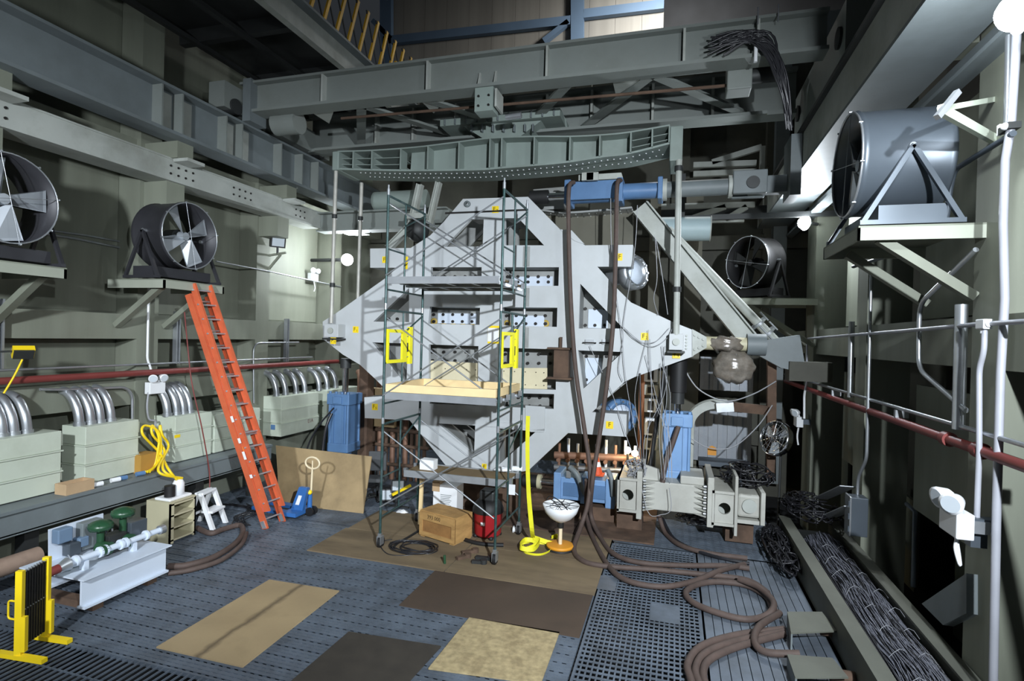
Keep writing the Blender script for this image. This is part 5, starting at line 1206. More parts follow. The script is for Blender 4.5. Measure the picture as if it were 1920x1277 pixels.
c = pY(1360, 868, 12.9); R = T('control_desk', 'dim purple-grey control desk under the arch', 'desk', (c.x, 12.9, 0)); MB().box(c.x-.55, c.x+.5, 12.9, 13.4, c.z-.1, c.z).build('top', FANG, R)
for s in (-.5, .45): MB().box(c.x+s-.04, c.x+s+.04, 12.95, 13.35, 0, c.z-.1).build('leg', DARK, R)

for k in range(9):
    a0_ = random.uniform(1195, 1260); a1_ = random.uniform(1185, 1262)
    wire([pY(a0_, random.uniform(600, 700), 11.38), pY(a0_*.6+a1_*.4+random.uniform(-14, 14), 740, 11.35), pY(a1_+random.uniform(-12, 12), 820, 11.2), pY(a1_, random.uniform(890, 905), 11.05)], 'thin grey wire draped from the frame to the box beam near the right actuator', .006)
# ================================================================ FLOOR BOARDS
def board(pts, mt, label, z=.0, t=.018, name='plywood_sheet', cat='plywood', group='boards laid on the grating'):
    q = [pZ(a, b, z) for a, b in pts]; return thing1(name, MB().prism([V((v.x, v.y, z+.003)) for v in q], (0, 0, t)), mt, label, cat, group)
def rect(x0, x1, y0, y1, mt, label, rz=0, t=.018, name='plywood_sheet', cat='plywood'):
    cx, cy = (x0+x1)/2, (y0+y1)/2; R = Matrix.Rotation(rz, 3, 'Z')
    pts = [V((cx, cy, .003))+R@V((sx*(x1-x0)/2, sy*(y1-y0)/2, 0)) for sx, sy in ((-1, -1), (1, -1), (1, 1), (-1, 1))]
    return thing1(name, MB().prism(pts, (0, 0, t)), mt, label, cat, 'boards laid on the grating')
def streak_mat(name, base, A, B, width):
    m = mat(name, *base); nt = m.node_tree; N = nt.nodes; L = nt.links; b = N['Principled BSDF']; src = b.inputs['Base Color'].links[0].from_socket
    d_ = (B-A).normalized(); nn_ = V((-d_.y, d_.x, 0))
    g = N.new('ShaderNodeNewGeometry'); s_ = N.new('ShaderNodeVectorMath'); s_.operation = 'SUBTRACT'; s_.inputs[1].default_value = A; L.new(g.outputs['Position'], s_.inputs[0])
    dt = N.new('ShaderNodeVectorMath'); dt.operation = 'DOT_PRODUCT'; dt.inputs[1].default_value = nn_; L.new(s_.outputs[0], dt.inputs[0])
    no = N.new('ShaderNodeTexNoise'); no.inputs['Scale'].default_value = 3.5; no.inputs['Detail'].default_value = 6; L.new(g.outputs['Position'], no.inputs['Vector'])
    ma = N.new('ShaderNodeMath'); ma.operation = 'MULTIPLY_ADD'; ma.inputs[1].default_value = .16; L.new(no.outputs['Fac'], ma.inputs[0]); L.new(dt.outputs['Value'], ma.inputs[2])
    ab = N.new('ShaderNodeMath'); ab.operation = 'SUBTRACT'; ab.inputs[1].default_value = .08; L.new(ma.outputs[0], ab.inputs[0])
    a2 = N.new('ShaderNodeMath'); a2.operation = 'ABSOLUTE'; L.new(ab.outputs[0], a2.inputs[0])
    mr = N.new('ShaderNodeMapRange'); mr.inputs['From Min'].default_value = 0; mr.inputs['From Max'].default_value = width; mr.inputs['To Min'].default_value = .75; mr.inputs['To Max'].default_value = 0; L.new(a2.outputs[0], mr.inputs['Value'])
    mx = N.new('ShaderNodeMix'); mx.data_type = 'RGBA'; L.new(mr.outputs[0], mx.inputs['Factor']); L.new(src, mx.inputs['A']); mx.inputs['B'].default_value = srgb((70, 58, 44)); L.new(mx.outputs['Result'], b.inputs['Base Color'])
    return m
PLYS = streak_mat('plywood_streaked', ((160, 140, 106), .75, 0, .14, 3, .06, (112, 96, 72), 1.5, .5), pZ(385, 1222, 0), pZ(565, 1100, 0), .07)
board([(293, 1216), (455, 1253), (636, 1110), (505, 1089)], PLYS, 'tan plywood sheet with dark centre streak lying alone at lower left')
rect(-6.1, -3.5, 8.3, 9.5, PLYD, 'dirty tan plywood sheet under the left scaffold wheels')
rect(-6.05, -3.5, 9.515, 10.72, PLYD, 'dirty plywood sheet under the wooden crate, behind the front sheet')
rect(-3.48, -1.05, 8.3, 9.5, PLYD, 'worn brown plywood sheet under the yellow strap and lamp')
rect(-3.48, -1.05, 9.515, 10.72, PLYD, 'worn brown plywood sheet at the rear under the red vacuum')
rect(-3.64, -1.07, 7.06, 8.28, PLYK, 'dark stained brown plywood sheet in the middle of the floor')
board([(803, 1256), (1014, 1285), (1049, 1188), (880, 1160)], OSB, 'chipboard sheet with pale flakes at bottom centre')
board([(540, 1285), (654, 1187), (827, 1214), (758, 1290)], MAT2, 'very dark brown mat at the bottom edge of the picture', name='floor_mat', cat='mat')
R = T('rust_deck', 'rust-brown steel deck plates under the rig behind the scaffold', 'deck', (-2.5, 12.5, 0))
for i in range(3):
    for j in range(3): MB().box(-4.9+i*1.55, -3.37+i*1.55, 10.74+j*1.5, 12.22+j*1.5, .003, .03).build('deck_plate', RUST, R)
# long dark streak down the middle of the tan sheet is dirt of its own
# ================================================================ BARRIER
F0, F1 = pZ(35, 1236, 0), pZ(85, 1200, 0); F1 = F0+(F1-F0)*1.0
d = (F1-F0).normalized(); B = T('folding_barrier', 'yellow folding safety barrier with black mesh at lower left', 'barrier', F0.lerp(F1, .5))
pr = V((1, 0.1, 0)).normalized()
for q, nm in ((F0, 'a'), (F1, 'b')):
    MB().bar(q, q+V((0, 0, 1.02)), .075, .05, d).build('post', YEL, B)
    MB().bar(q+pr*.07+V((0, 0, .1)), q+pr*.07+V((0, 0, .5)), .05, .05, d).build('inner_post', YEL, B)
    MB().bar(q-pr*.3+V((0, 0, .03)), q+pr*.36+V((0, 0, .03)), .07, .05).build('foot', YEL, B)
MB().tube(fillet([F0-pr*.05+V((0, 0, .45)), F0-pr*.16+V((0, 0, .45)), F0-pr*.16+V((0, 0, .66)), F0-pr*.05+V((0, 0, .66))], .04), .012, 6).build('handle', YEL, B)
L_ = (F1-F0).length
for i in range(9):
    q = F0+d*(L_*(i+1)/10); MB().bar(q+V((0, 0, .12)), q+V((0, 0, .98)), .03, .02, d).build('lattice_slat', BLACK, B)
for i in range(4):
    a = F0+d*L_*(i/4); b_ = F0+d*L_*((i+1)/4)
    for z in (.15, .36, .57, .78): MB().bar(a+V((0, 0, z)), b_+V((0, 0, z+.2)), .012, .03).build('lattice_bar', BLACK, B)
m = MB()
for z in (.55, .99):
    for i in range(10): q = F0+d*(L_*(i+.5)/10)+V((0, 0, z)); m.cyl(q-pr*.02, q+pr*.02, .008, n=5)
o = m.build('rivets', GALV, B); o['kind'] = 'stuff'
# ================================================================ VALVE SKID
x0, x1 = -8.52, -7.44; y0 = pX(153, 1107, -7.44).y; y1 = pX(311, 1044, -7.44).y
SK = T('valve_skid', 'white steel skid carrying green valves and a white flanged pipe', 'valve skid', ((x0+x1)/2, (y0+y1)/2, 0))
zt_ = .50; zb_ = .13
for x in (x1-.03, x0): 
    MB().box(x, x+.03, y0, y1, zb_, zt_-.02).build('channel_web', WPAINT, SK)
    MB().box(x-.05, x+.09, y0, y1, zb_-.03, zb_).build('channel_flange', WPAINT, SK)
MB().box(x0-.06, x1+.06, y0-.02, y1+.05, zt_-.02, zt_).build('top_plate', WPAINT, SK)
for y in (y0+.15, y1-.3): MB().box(x0, x1, y, y+.15, 0.0, zb_-.03).build('timber_block', RUST, SK)
xb = x0+.08
bl, tl, tr, br = pX(90, 1062, xb), pX(90, 993, xb), pX(192, 967, xb), pX(186, 1032, xb)
bp = MB().prism([V((xb, bl.y, zt_)), V((xb, tl.y, tl.z)), V((xb, tr.y, tl.z)), V((xb, tr.y, zt_))], (.02, 0, 0)).build('instrument_panel', WPAINT, SK)
zp = zt_+.16; xp = x1-.28
pp = MB().cyl((xp, y0+.02, zp), (xp, y1+.12, zp), .042, n=16).build('main_pipe', WPAINT, SK)
for f in (.08, .34, .40, .58, .64, .9): 
    y = y0+(y1-y0)*f; MB().cyl((xp, y, zp), (xp, y+.03, zp), .075, n=20).build('flange', WPAINT, pp)
MB().cyl((xp, y0+(y1-y0)*.35, zp), (xp, y0+(y1-y0)*.42, zp), .075, n=14).build('valve_body', GREENV, pp)
MB().cyl((xp, y1+.12, zp), (xp, y1+.2, zp), .07, n=16).build('end_coupling', GALV, pp)
MB().cyl((xp, y0-.55, zp-.06), (xp, y0-.1, zp-.02), .06, n=14).build('red_inlet', RED, pp)
MB().cyl((xp, y0-.1, zp-.02), (xp, y0+.02, zp), .05, .09, n=14).build('reducer', GALV, pp)
for y in (y0+.2, y1-.35): MB().box(xp-.05, xp+.05, y, y+.06, zt_, zp-.04).build('pipe_saddle', WPAINT, SK)
for (px, py), hh in (((189, 987), .0), ((231, 962), .0)):
    c = pX(px, py, xp-.18); v = MB().lathe([(.02, -.05), (.145, -.04), (.16, 0), (.16, .02), (.13, .06), (.05, .09), (.001, .095)], c, (0, 0, 1), 26).build('valve_diaphragm', GREENV, SK)
    for i in range(8): q = c+V((math.cos(i*.785)*.14, math.sin(i*.785)*.14, -.04)); MB().cyl(q, q+V((0, 0, .09)), .012, n=6).build('bolt', GREENV, v)
    MB().cyl((c.x, c.y, zp), (c.x, c.y, c.z-.04), .05, n=12).build('yoke', GREENV, v)
    MB().box(c.x-.1, c.x+.1, c.y+.05, c.y+.32, c.z-.42, c.z-.16).build('positioner', DARK if px < 200 else FANG, SK, .01)
    MB().cyl((c.x, c.y-.02, zp), (c.x+.18, c.y, zp), .09, n=16).build('valve_body', GREENV, v)
for px, py, s_, mt in ((117, 1003, .10, BLUES), (135, 1028, .09, FANG), (152, 1015, .07, BLUES)):
    c = pX(px, py, xb+.15); MB().box(c.x-.07, c.x+.07, c.y-s_, c.y+s_, c.z-s_, c.z+s_).build('instrument', mt, SK, .015)
c = pX(168, 1000, xb+.1); MB().box(c.x-.06, c.x+.08, c.y-.16, c.y+.14, c.z-.2, c.z+.2).build('terminal_box', BEAMG, SK, .01)
for i in range(3):
    a = pX(128+i*12, 1040, xb+.2); MB().tube(spline([a, a+V((.1, .1, -.25)), a+V((.2, .25, -.3)), a+V((.12, .4, -.05)), a+V((.05, .42, .25))], 6), .014, 6).build('sensing_tube', GALV, SK)
# ================================================================ CABINET, STOOL, PUMP
cx0, cx1, cy0, cy1 = -9.06, -8.52, 7.7, 8.26
zc_ = pY(320, 946, cy0).z
CB = T('cabinet', 'beige metal cabinet with open shelves under the ledge', 'cabinet', ((cx0+cx1)/2, (cy0+cy1)/2, 0))
MB().box(cx0, cx1, cy0, cy0+.03, 0, zc_).build('side_panel', BEIGE, CB); MB().box(cx0, cx1, cy1-.03, cy1, 0, zc_).build('side_panel', BEIGE, CB)
MB().box(cx0, cx0+.02, cy0+.03, cy1-.03, 0, zc_).build('back_panel', BEIGE, CB); MB().box(cx0, cx1, cy0, cy1, zc_, zc_+.02).build('top', BEIGE, CB)
for z in (.04, .26, .48, .68): MB().box(cx0+.02, cx1, cy0+.03, cy1-.03, z, z+.03).build('shelf', BEIGE, CB)
MB().box(cx1-.02, cx1, cy0, cy0+.09, 0, zc_).build('front_stile', BEIGE, CB); MB().box(cx1-.02, cx1, cy1-.05, cy1, 0, zc_).build('front_stile', BEIGE, CB)
PC = V((cx0+.33, cy0+.28, zc_+.02)); PU = T('pump', 'white portable pump with black motor on the beige cabinet', 'pump', PC)
MB().box(PC.x-.2, PC.x+.16, PC.y-.24, PC.y+.24, PC.z, PC.z+.05).build('base', WHITE, PU, .02)
MB().lathe([(.001, .0), (.1, 0), (.1, .2), (.07, .26), (.001, .28)], PC+V((0, .08, .05)), (0, 0, 1), 20).build('tank', WHITE, PU)
MB().cyl(PC+V((0, -.1, .05)), PC+V((0, -.1, .25)), .09, n=18).build('motor', BLACK, PU)
for k in range(3):
    a = PC+V((.1, .02+k*.02, .3)); hose('yellow_hose', [PC+V((.02, .02+k*.06, .33)), PC+V((-.05, -.1-k*.1, .55)), p(300+k*8, 850-k*6, -9.3), p(268+k*18, 815, -9.3), p(272+k*14, 798, -9.35), p(298, 812+k*10, -9.3), p(300-k*6, 860+k*8, -9.3), p(280-k*4, 885, -9.15)], .022, YEL, ('lowest', 'middle', 'upper')[k]+' yellow hose looped beside the second junction box')
c = p(281, 862, -9.3); thing1('carton', MB().box(c.x-.3, c.x, c.y-.18, c.y+.16, 1.17, 1.17+.34), mat('tan_carton', (170, 128, 56), .8, 0, .1, 3), 'small tan carton on the ledge behind the yellow hoses', 'carton')
c = p(140, 917, -9.25); R = T('open_carton', 'low open cardboard tray on the ledge below the second junction box', 'carton', (c.x, c.y, 1.17))
CARD = mat('cardboard', (182, 154, 120), .85, 0, .1, 3)
for a in ((c.x-.12, c.x+.13, c.y-.22, c.y+.22, 1.17, 1.19), (c.x+.11, c.x+.13, c.y-.22, c.y+.22, 1.19, 1.34), (c.x-.12, c.x-.10, c.y-.22, c.y+.22, 1.19, 1.34), (c.x-.1, c.x+.11, c.y-.22, c.y-.2, 1.19, 1.34), (c.x-.1, c.x+.11, c.y+.2, c.y+.22, 1.19, 1.34)): MB().box(*a).build('carton_wall', CARD, R)
for px, py, mt, lab in ((228, 902, BLUE, 'small blue tin lying on the ledge'), (215, 907, WHITE, 'small white tube lying on the ledge beside the blue tin'), (182, 915, WHITE, 'crumpled white rag on the ledge'), (262, 893, BLUE, 'blue handled tool on the ledge')):
    c = p(px, py, -9.2); c.z = 1.215; thing1('small_item', MB().cyl(c-V((.0, .07, 0)), c+V((.03, .07, 0)), .04, n=12), mt, lab, 'clutter')
# stool
sc = V((-8.72, 8.72, 0)); ST = T('step_stool', 'white plastic two-step stool', 'step stool', sc)
def stl(x, y, z): return sc+V((x, y, z))
for s in (-1, 1):
    xx = s*.2
    MB().prism([stl(xx-.025, -.3, 0), stl(xx-.025, -.22, 0), stl(xx-.025, .06, .68), stl(xx-.025, -.02, .68)], (.065, 0, 0)).build('front_leg', WHITE, ST, .006)
    MB().prism([stl(xx-.025, .26, 0), stl(xx-.025, .33, 0), stl(xx-.025, .10, .68), stl(xx-.025, .03, .68)], (.065, 0, 0)).build('rear_leg', WHITE, ST, .006)
for y, z, w in ((-.13, .30, .24), (.04, .64, .18)): MB().box(sc.x-.2, sc.x+.2, sc.y+y-w/2, sc.y+y+w/2, z, z+.045).build('step', WHITE, ST, .008)
MB().box(sc.x-.2, sc.x+.2, sc.y+.22, sc.y+.25, .2, .24).build('rear_bar', WHITE, ST)
ST.rotation_euler = (0, 0, 1.75)
# ================================================================ LEANING PLYWOOD, PALLET JACK
q = [pZ(524, 945, 0.0), pZ(681, 963, 0.0), pY(697, 856, 10.95), pY(517, 835, 10.85)]
nn = (q[1]-q[0]).cross(q[3]-q[0]).normalized(); nn = nn if nn.y > 0 else -nn
thing1('plywood_sheet', MB().prism(q, nn*.02), PLYV, 'large plywood sheet leaning upright in front of the left blue actuator', 'plywood')
b_ = pZ(560, 968, 0); PJ = T('pallet_jack', 'blue pallet jack with cream loop handle beside the ladder', 'pallet jack', b_)
top_ = pY(580, 880, b_.y)
ang = V((.15, .25, 0))
JB = mat('jack_blue', (52, 104, 168), .4, 0, .06, 3)
MB().prism([b_+V((-.2, -.04, .06)), b_+V((.1, -.04, .06)), b_+V((.22, -.04, .62)), b_+V((.02, -.04, .62))], (0, .08, 0)).build('mast_plate', JB, PJ, .01)
MB().cyl(b_+V((.16, .14, .1)), b_+V((.16, .14, .55)), .05, n=14).build('pump_cylinder', JB, PJ)
for s in (-.2, .2): MB().bar(b_+V((-.1, s+.02, .1)), b_+V((-1.05, s+.12, .1)), .16, .07).build('fork', JB, PJ, .01)
MB().box(b_.x-.2, b_.x+.12, b_.y-.26, b_.y+.3, .06, .14).build('fork_bridge', JB, PJ)
for s in (-.06, .08): MB().cyl(b_+V((.2, .12+s, .09)), b_+V((.2, .16+s, .09)), .09, n=18).build('steer_wheel', BLACK, PJ)
CREAMP = mat('handle_cream', (226, 210, 176), .5, 0, .05, 3)
hs = b_+V((.2, .12, .5)); he = V((top_.x, b_.y+.1, top_.z))
MB().cyl(hs, he, .022, n=10).build('handle_shaft', CREAMP, PJ)
MB().ball(hs+V((0, -.04, 0)), .05).build('pivot', YEL, PJ)
lp_ = [he+V((math.cos(t)*.17, 0, .11+math.sin(t)*.12)) for t in [i*math.pi/12-math.pi/2 for i in range(25)]]
MB().tube(lp_, .02, 8, False).build('handle_loop', CREAMP, PJ)
MB().cyl(he, he+V((0, 0, .16)), .014, n=8).build('release_lever', CREAMP, PJ)
MB().prism([b_+V((-.06, -.045, .25)), b_+V((.03, -.045, .25)), b_+V((.1, -.045, .45)), b_+V((.02, -.045, .45))], (0, .004, 0)).build('sticker', WHITE, PJ)
# ================================================================ ITEMS AROUND THE SCAFFOLD
# crate: front face at fixed y, turned slightly
cA, cB, cC = pZ(787, 1006, 0.0), pZ(852, 1026, 0.0), pZ(870, 1008, 0.0)
ux = (cB-cA).normalized(); uy = V((-ux.y, ux.x, 0)); Wd = (cB-cA).length; Dp = (cC-cB).length; Hc = .5
CRT = mat('crate_wood', (176, 138, 84), .8, 0, .14, 4, .08, (120, 86, 48), 3, .5, streak=(1, 1, 3))
CRT2 = mat('crate_board', (146, 106, 60), .8, 0, .16, 4, .08, (96, 66, 38), 3, .5)
CR = T('wooden_crate', 'wooden crate with stencilled number on its front', 'crate', (cA+cB)/2+uy*Dp/2)
def cp(a, b, z): return cA+ux*a+uy*b+V((0, 0, z))
MB().bar(cp(Wd/2, Dp/2, .06), cp(Wd/2, Dp/2, Hc-.05), Wd-.06, Dp-.06, uy).build('core', CRT, CR)
for b in (0, Dp-.02):
    fp = MB().prism([cp(0, b, .05), cp(Wd, b, .05), cp(Wd, b, Hc), cp(0, b, Hc)], uy*.02).build('side_board', CRT2, CR)
    s = -.02 if b == 0 else .02
    for a0, a1, z0_, z1_ in ((0, .07, .05, Hc), (Wd-.07, Wd, .05, Hc), (.07, Wd-.07, .05, .13), (.07, Wd-.07, Hc-.15, Hc)):
        MB().prism([cp(a0, b, z0_), cp(a1, b, z0_), cp(a1, b, z1_), cp(a0, b, z1_)], uy*s).build('batten', CRT, CR)
for a in (0, Wd-.02): MB().prism([cp(a, 0, .05), cp(a, Dp, .05), cp(a, Dp, Hc), cp(a, 0, Hc)], ux*.02).build('end_board', CRT, CR)
for i in range(3): MB().prism([cp(0, Dp*i/3+.004, Hc), cp(Wd, Dp*i/3+.004, Hc), cp(Wd, Dp*(i+1)/3-.004, Hc), cp(0, Dp*(i+1)/3-.004, Hc)], (0, 0, .02)).build('lid_board', CRT, CR)
for a in (.02, Wd-.12): MB().prism([cp(a, 0, 0), cp(a+.1, 0, 0), cp(a+.1, Dp, 0), cp(a, Dp, 0)], (0, 0, .05)).build('skid', CRT, CR)
lettering('393 000', .10, cp(Wd*.42, -.021, Hc-.075), ux, (0, 0, 1), INK, CR)
# white carton behind the crate
c = pZ(833, 985, 0); zt2 = pY(833, 910, c.y).z
wc = T('white_carton', 'tall white printed carton standing behind the wooden crate', 'carton', c)
MB().box(c.x-.26, c.x+.26, c.y, c.y+.35, 0, zt2).build('carton', WHITE, wc); MB().box(c.x-.28, c.x-.12, c.y-.01, c.y+.34, zt2-.14, zt2+.06).build('flap', CARD, wc)
for i in range(7): MB().box(c.x-.1, c.x+.14-.02*(i % 3), c.y-.003, c.y, zt2-.2-i*.035, zt2-.19-i*.035).build('print_line', BEAMG, wc)
# red shop vacuum
c = pZ(906, 1015, 0)+V((0, .25, 0)); SV = T('shop_vacuum', 'red drum shop vacuum with black lid and hose', 'vacuum', c)
VRED = mat('vacuum_red', (158, 34, 40), .4, 0, .06, 3)
MB().lathe([(.001, .06), (.24, .06), (.26, .1), (.28, .5), (.29, .52), (.001, .52)], c, (0, 0, 1), 30).build('drum', VRED, SV)
MB().lathe([(.3, .50), (.3, .56), (.26, .66), (.18, .74), (.001, .76)], c, (0, 0, 1), 30).build('lid', BLACK, SV)
MB().box(c.x-.14, c.x+.16, c.y-.16, c.y+.16, .72, .92).build('motor_head', DARK, SV, .04)
for i in range(4): t = i*math.pi/2+.6; q = c+V((math.cos(t)*.24, math.sin(t)*.24, 0)); MB().ball(q+V((0, 0, .045)), .045).build('caster', BLACK, SV)
MB().tube(spline([c+V((-.28, .0, .45)), c+V((-.45, -.1, .3)), c+V((-.42, -.3, .06)), c+V((-.2, -.45, .045)), c+V((.1, -.5, .045)), c+V((.45, -.42, .045))], 6), .04, 12).build('hose', BLACK, SV)
MB().box(c.x-.05, c.x+.03, c.y-.285, c.y-.275, .3, .36).build('badge', WHITE, SV)
# white bowl lamp on round orange base
c = pZ(1050, 1030, 0); zt3 = pY(1055, 968, c.y).z
WL = T('bowl_lamp', 'white dome reflector lamp on a round orange base', 'lamp', c)
MB().lathe([(.001, 0), (.27, 0), (.27, .05), (.001, .05)], c, (0, 0, 1), 36).build('rubber_ring', BLACK, WL)
MB().lathe([(.001, .05), (.25, .05), (.25, .09), (.22, .1), (.001, .1)], c, (0, 0, 1), 36).build('base', mat('base_orange', (222, 150, 40), .5, 0, .05, 3), WL)
MB().cyl(c+V((0, 0, .1)), c+V((0, 0, .46)), .035, n=14).build('stem', CREAMP, WL); MB().cyl(c+V((0, 0, .4)), c+V((0, 0, .52)), .06, n=14).build('socket', INK, WL)
bw = MB().lathe([(.06, .50), (.1, .52), (.2, .58), (.29, .68), (.335, .82), (.325, .82), (.28, .69), (.19, .60), (.1, .545), (.001, .54)], c, (0, 0, 1), 36).build('reflector_bowl', WHITE, WL)
m = MB()
for i in range(4): t = i*math.pi/4; m.cyl(c+V((math.cos(t)*.33, math.sin(t)*.33, .82)), c-V((math.cos(t)*.33, math.sin(t)*.33, -.82)), .006, n=5)
m.tube([c+V((math.cos(t*.3)*.16, math.sin(t*.3)*.16, .825)) for t in range(22)], .006, 5); o = m.build('wire_guard', BLACK, WL); o['kind'] = 'stuff'
MB().tube(spline([c+V((-.3, .1, .85)), c+V((-.2, .0, .95)), c+V((.0, -.05, .88)), c+V((.2, -.15, .72))], 5), .01, 6).build('cord', BLACK, WL)
# yellow strap hanging from the scaffold and piled on the floor
def ribbon(pts, w, wd, nrm_hint=None):
    P = spline(pts, 7); m = MB(); vs = []
    for i, p_ in enumerate(P):
        t = (P[min(i+1, len(P)-1)]-P[max(i-1, 0)]).normalized(); s = V(wd[min(int(i*len(wd)/len(P)), len(wd)-1)]); s = (s-t*s.dot(t)).normalized(); n_ = t.cross(s)*.002
        vs += [p_-s*w/2-n_, p_+s*w/2-n_, p_+s*w/2+n_, p_-s*w/2+n_]
    n = len(P); fs = [(i*4+k, i*4+(k+1) % 4, (i+1)*4+(k+1) % 4, (i+1)*4+k) for i in range(n-1) for k in range(4)]+[(0, 1, 2, 3), ((n-1)*4+3, (n-1)*4+2, (n-1)*4+1, (n-1)*4)]
    return m.add(vs, fs)
STRAP = mat('strap_yellow', (232, 226, 44), .6, 0, .06, 5)
SP = T('yellow_strap', 'yellow webbing strap hanging from the scaffold and heaped on the floor', 'strap', Z(1000, 1030, 0))
MB_ = ribbon([pY(990, 780, 10.25), pY(989, 840, 10.2), pY(991, 920, 10.1), pY(997, 990, 9.75), Z(1000, 1012, .05)], .085, [(1, -.2, 0)]); MB_.build('hanging_length', STRAP, SP)
ribbon([Z(1000, 1012, .06), Z(975, 1020, .05), Z(985, 1030, .04), Z(1010, 1018, .08), Z(985, 1012, .1), Z(975, 1026, .12), Z(1000, 1030, .1), Z(1012, 1015, .12), Z(1000, 1008, .14), Z(1030, 1018, .08), Z(1040, 1020, .03), Z(1030, 1035, .02), Z(1010, 1042, .02), Z(985, 1038, .02), Z(980, 1024, .06)], .08, [(0, .4, 1), (0, .3, 1), (.3, 0, 1)]).build('heaped_length', STRAP, SP)
ribbon([Z(1000, 1015, .08), Z(1025, 1017, .06), Z(1042, 1016, .04), Z(1044, 1005, .06), Z(1034, 1008, .05)], .08, [(0, .2, 1), (.2, 0, 1)]).build('loop_end', STRAP, SP)
# coil of black cable on the board
m = MB(); cc = pZ(778, 1027, .03)
for k in range(7):
    ph = random.uniform(0, 6); a = random.uniform(.28, .48); b2 = random.uniform(.2, .34); ox, oy = random.uniform(-.1, .1), random.uniform(-.08, .08)
    m.tube([cc+V((ox+a*math.cos(ph+t*.32), oy+b2*math.sin(ph+t*.32), .012*k*.5+.008*math.sin(t*1.7+k))) for t in range(21)], .011, 6)
tag(m.build('cable_coil', CABLE), 'loose coil of thin black cable on the board left of the crate', 'cable', None)
hose('cable', [pZ(735, 1012, .02), pZ(712, 1018, .02), pZ(725, 1038, .02), pZ(755, 1042, .02), pZ(790, 1038, .02)], .011, CABLE, 'black cable tail running from the coil around the left scaffold wheel', 'cable')
hose('cable', [pZ(793, 990, .03), pZ(770, 1005, .03), pZ(745, 1020, .02), pZ(735, 1030, .02)], .025, BLACK, 'thicker black cable straight to the crate corner', 'cable')
# tools by the right scaffold wheel
for px, py, rz, ln, mt, lab in ((880, 1035, .7, .28, RUST, 'rusty steel clamp bar on the floor by the right scaffold wheel'), (868, 1045, .9, .24, RUST, 'short rusty steel strip in front of the clamp bar'), (908, 1047, .1, .3, DARK, 'dark cast tool head beside the right scaffold wheel'), (897, 1054, .2, .22, DARK, 'dark lever lying under the cast tool head')):
    c = pZ(px, py, .04); R = MB().cbox(c, ln, .08, .06, rz); R.cyl(c+V((math.cos(rz)*ln*.4, math.sin(rz)*ln*.4, -.03)), c+V((math.cos(rz)*ln*.4, math.sin(rz)*ln*.4, .05)), .06, n=12); thing1('tool', R, mt, lab, 'tool')
c = pZ(834, 1059, 0); R = T('floor_pin', 'small dark green upright pin at the board seam', 'pin', c); MB().cyl(c, c+V((-.01, 0, .16)), .022, n=10).build('pin', GREENV, R); MB().cyl(c, c+V((0, 0, .02)), .045, n=12).build('pin_base', GREENV, R)
c = pZ(968, 1000, 0); R = T('small_spool', 'small white spool on the floor behind the strap', 'spool', c); MB().cyl(c+V((-.05, 0, .07)), c+V((.06, 0, .07)), .05, n=14).build('core', WHITE, R)
for s in (-.06, .06): MB().cyl(c+V((s, 0, .07)), c+V((s+.012, 0, .07)), .07, n=16).build('flange', WHITE, R)
# work lights at the left of the scaffold foot
c = pZ(738, 925, .35); R = T('twin_work_light', 'pair of black work lights on yellow bar left of the scaffold', 'work light', V((c.x, c.y, 0)))
for dx, dz in ((0, .12), (-.3, -.12)):
    q = c+V((dx, .2, dz)); d0 = V((.4, -.8, .2)).normalized(); MB().bar(q-d0*.06, q+d0*.05, .3, .26).build('lamp_head', BLACK, R); MB().bar(q+d0*.05, q+d0*.06, .24, .2).build('lens', GLASSL, R)
MB().bar(pZ(735, 928, .35), pZ(770, 910, .5), .05, .05).build('yellow_bar', YEL, R); MB().cyl((c.x, c.y+.15, 0), c+V((0, .15, .1)), .025, n=8).build('stem', DARK, R)
MB().bar((c.x-.3, c.y+.15, .02), (c.x+.3, c.y+.15, .02), .05, .04).build('foot', DARK, R)
def crumple(c, sx, sy, sz, label, name='crumpled_paper', mt=WHITE):
    m = MB(); m.ball((0, 0, 0), 1, 14, 9)
    for v in m.v: h = .75+.35*math.sin(v.x*7+v.y*5)*math.cos(v.z*6+v.x*3); v *= h; v.x *= sx; v.y *= sy; v.z = max(v.z, -.6)*sz
    zz = min(v.z for v in m.v)
    for v in m.v: v += V(c)-V((0, 0, zz))
    return thing1(name, m, mt, label, 'paper')
c = pZ(755, 962, .005); crumple(c, .16, .1, .05, 'crumpled white paper on the floor left of the crate')
c = pZ(948, 884, 1.24); crumple(c+V((-.05, 0, 0)), .22, .12, .06, 'crumpled white cloth on the lowest scaffold platform', 'crumpled_cloth')
c = pZ(838, 734, 2.82); crumple(c, .35, .12, .035, 'crumpled clear bag on the middle scaffold platform', 'crumpled_bag', GLASSL)
c = pZ(905, 740, 2.82); crumple(c, .12, .2, .02, 'flat white wrapper on the middle scaffold platform beside the bag', 'crumpled_bag')
c = pZ(800, 880, 1.24); R = thing1('small_carton', MB().box(c.x-.15, c.x+.14, c.y, c.y+.2, 1.225, 1.42), WHITE, 'small white and tan carton on the left of the lowest platform', 'carton')
c = pZ(970, 884, 1.24); thing1('paper_roll', MB().cyl(c+V((-.1, 0, .05)), c+V((.1, .02, .05)), .05, n=14), WHITE, 'white paper roll at the right end of the lowest platform', 'roll')
for px in (868, 882, 897): c = pZ(px, 521, 4.9); thing1('paper_card', MB().box(c.x-.05, c.x+.05, 9.6, 9.62, 4.865, 4.91), WHITE, {868: 'leftmost', 882: 'middle', 897: 'rightmost'}[px]+' of three small white cards on the top scaffold platform', 'card')
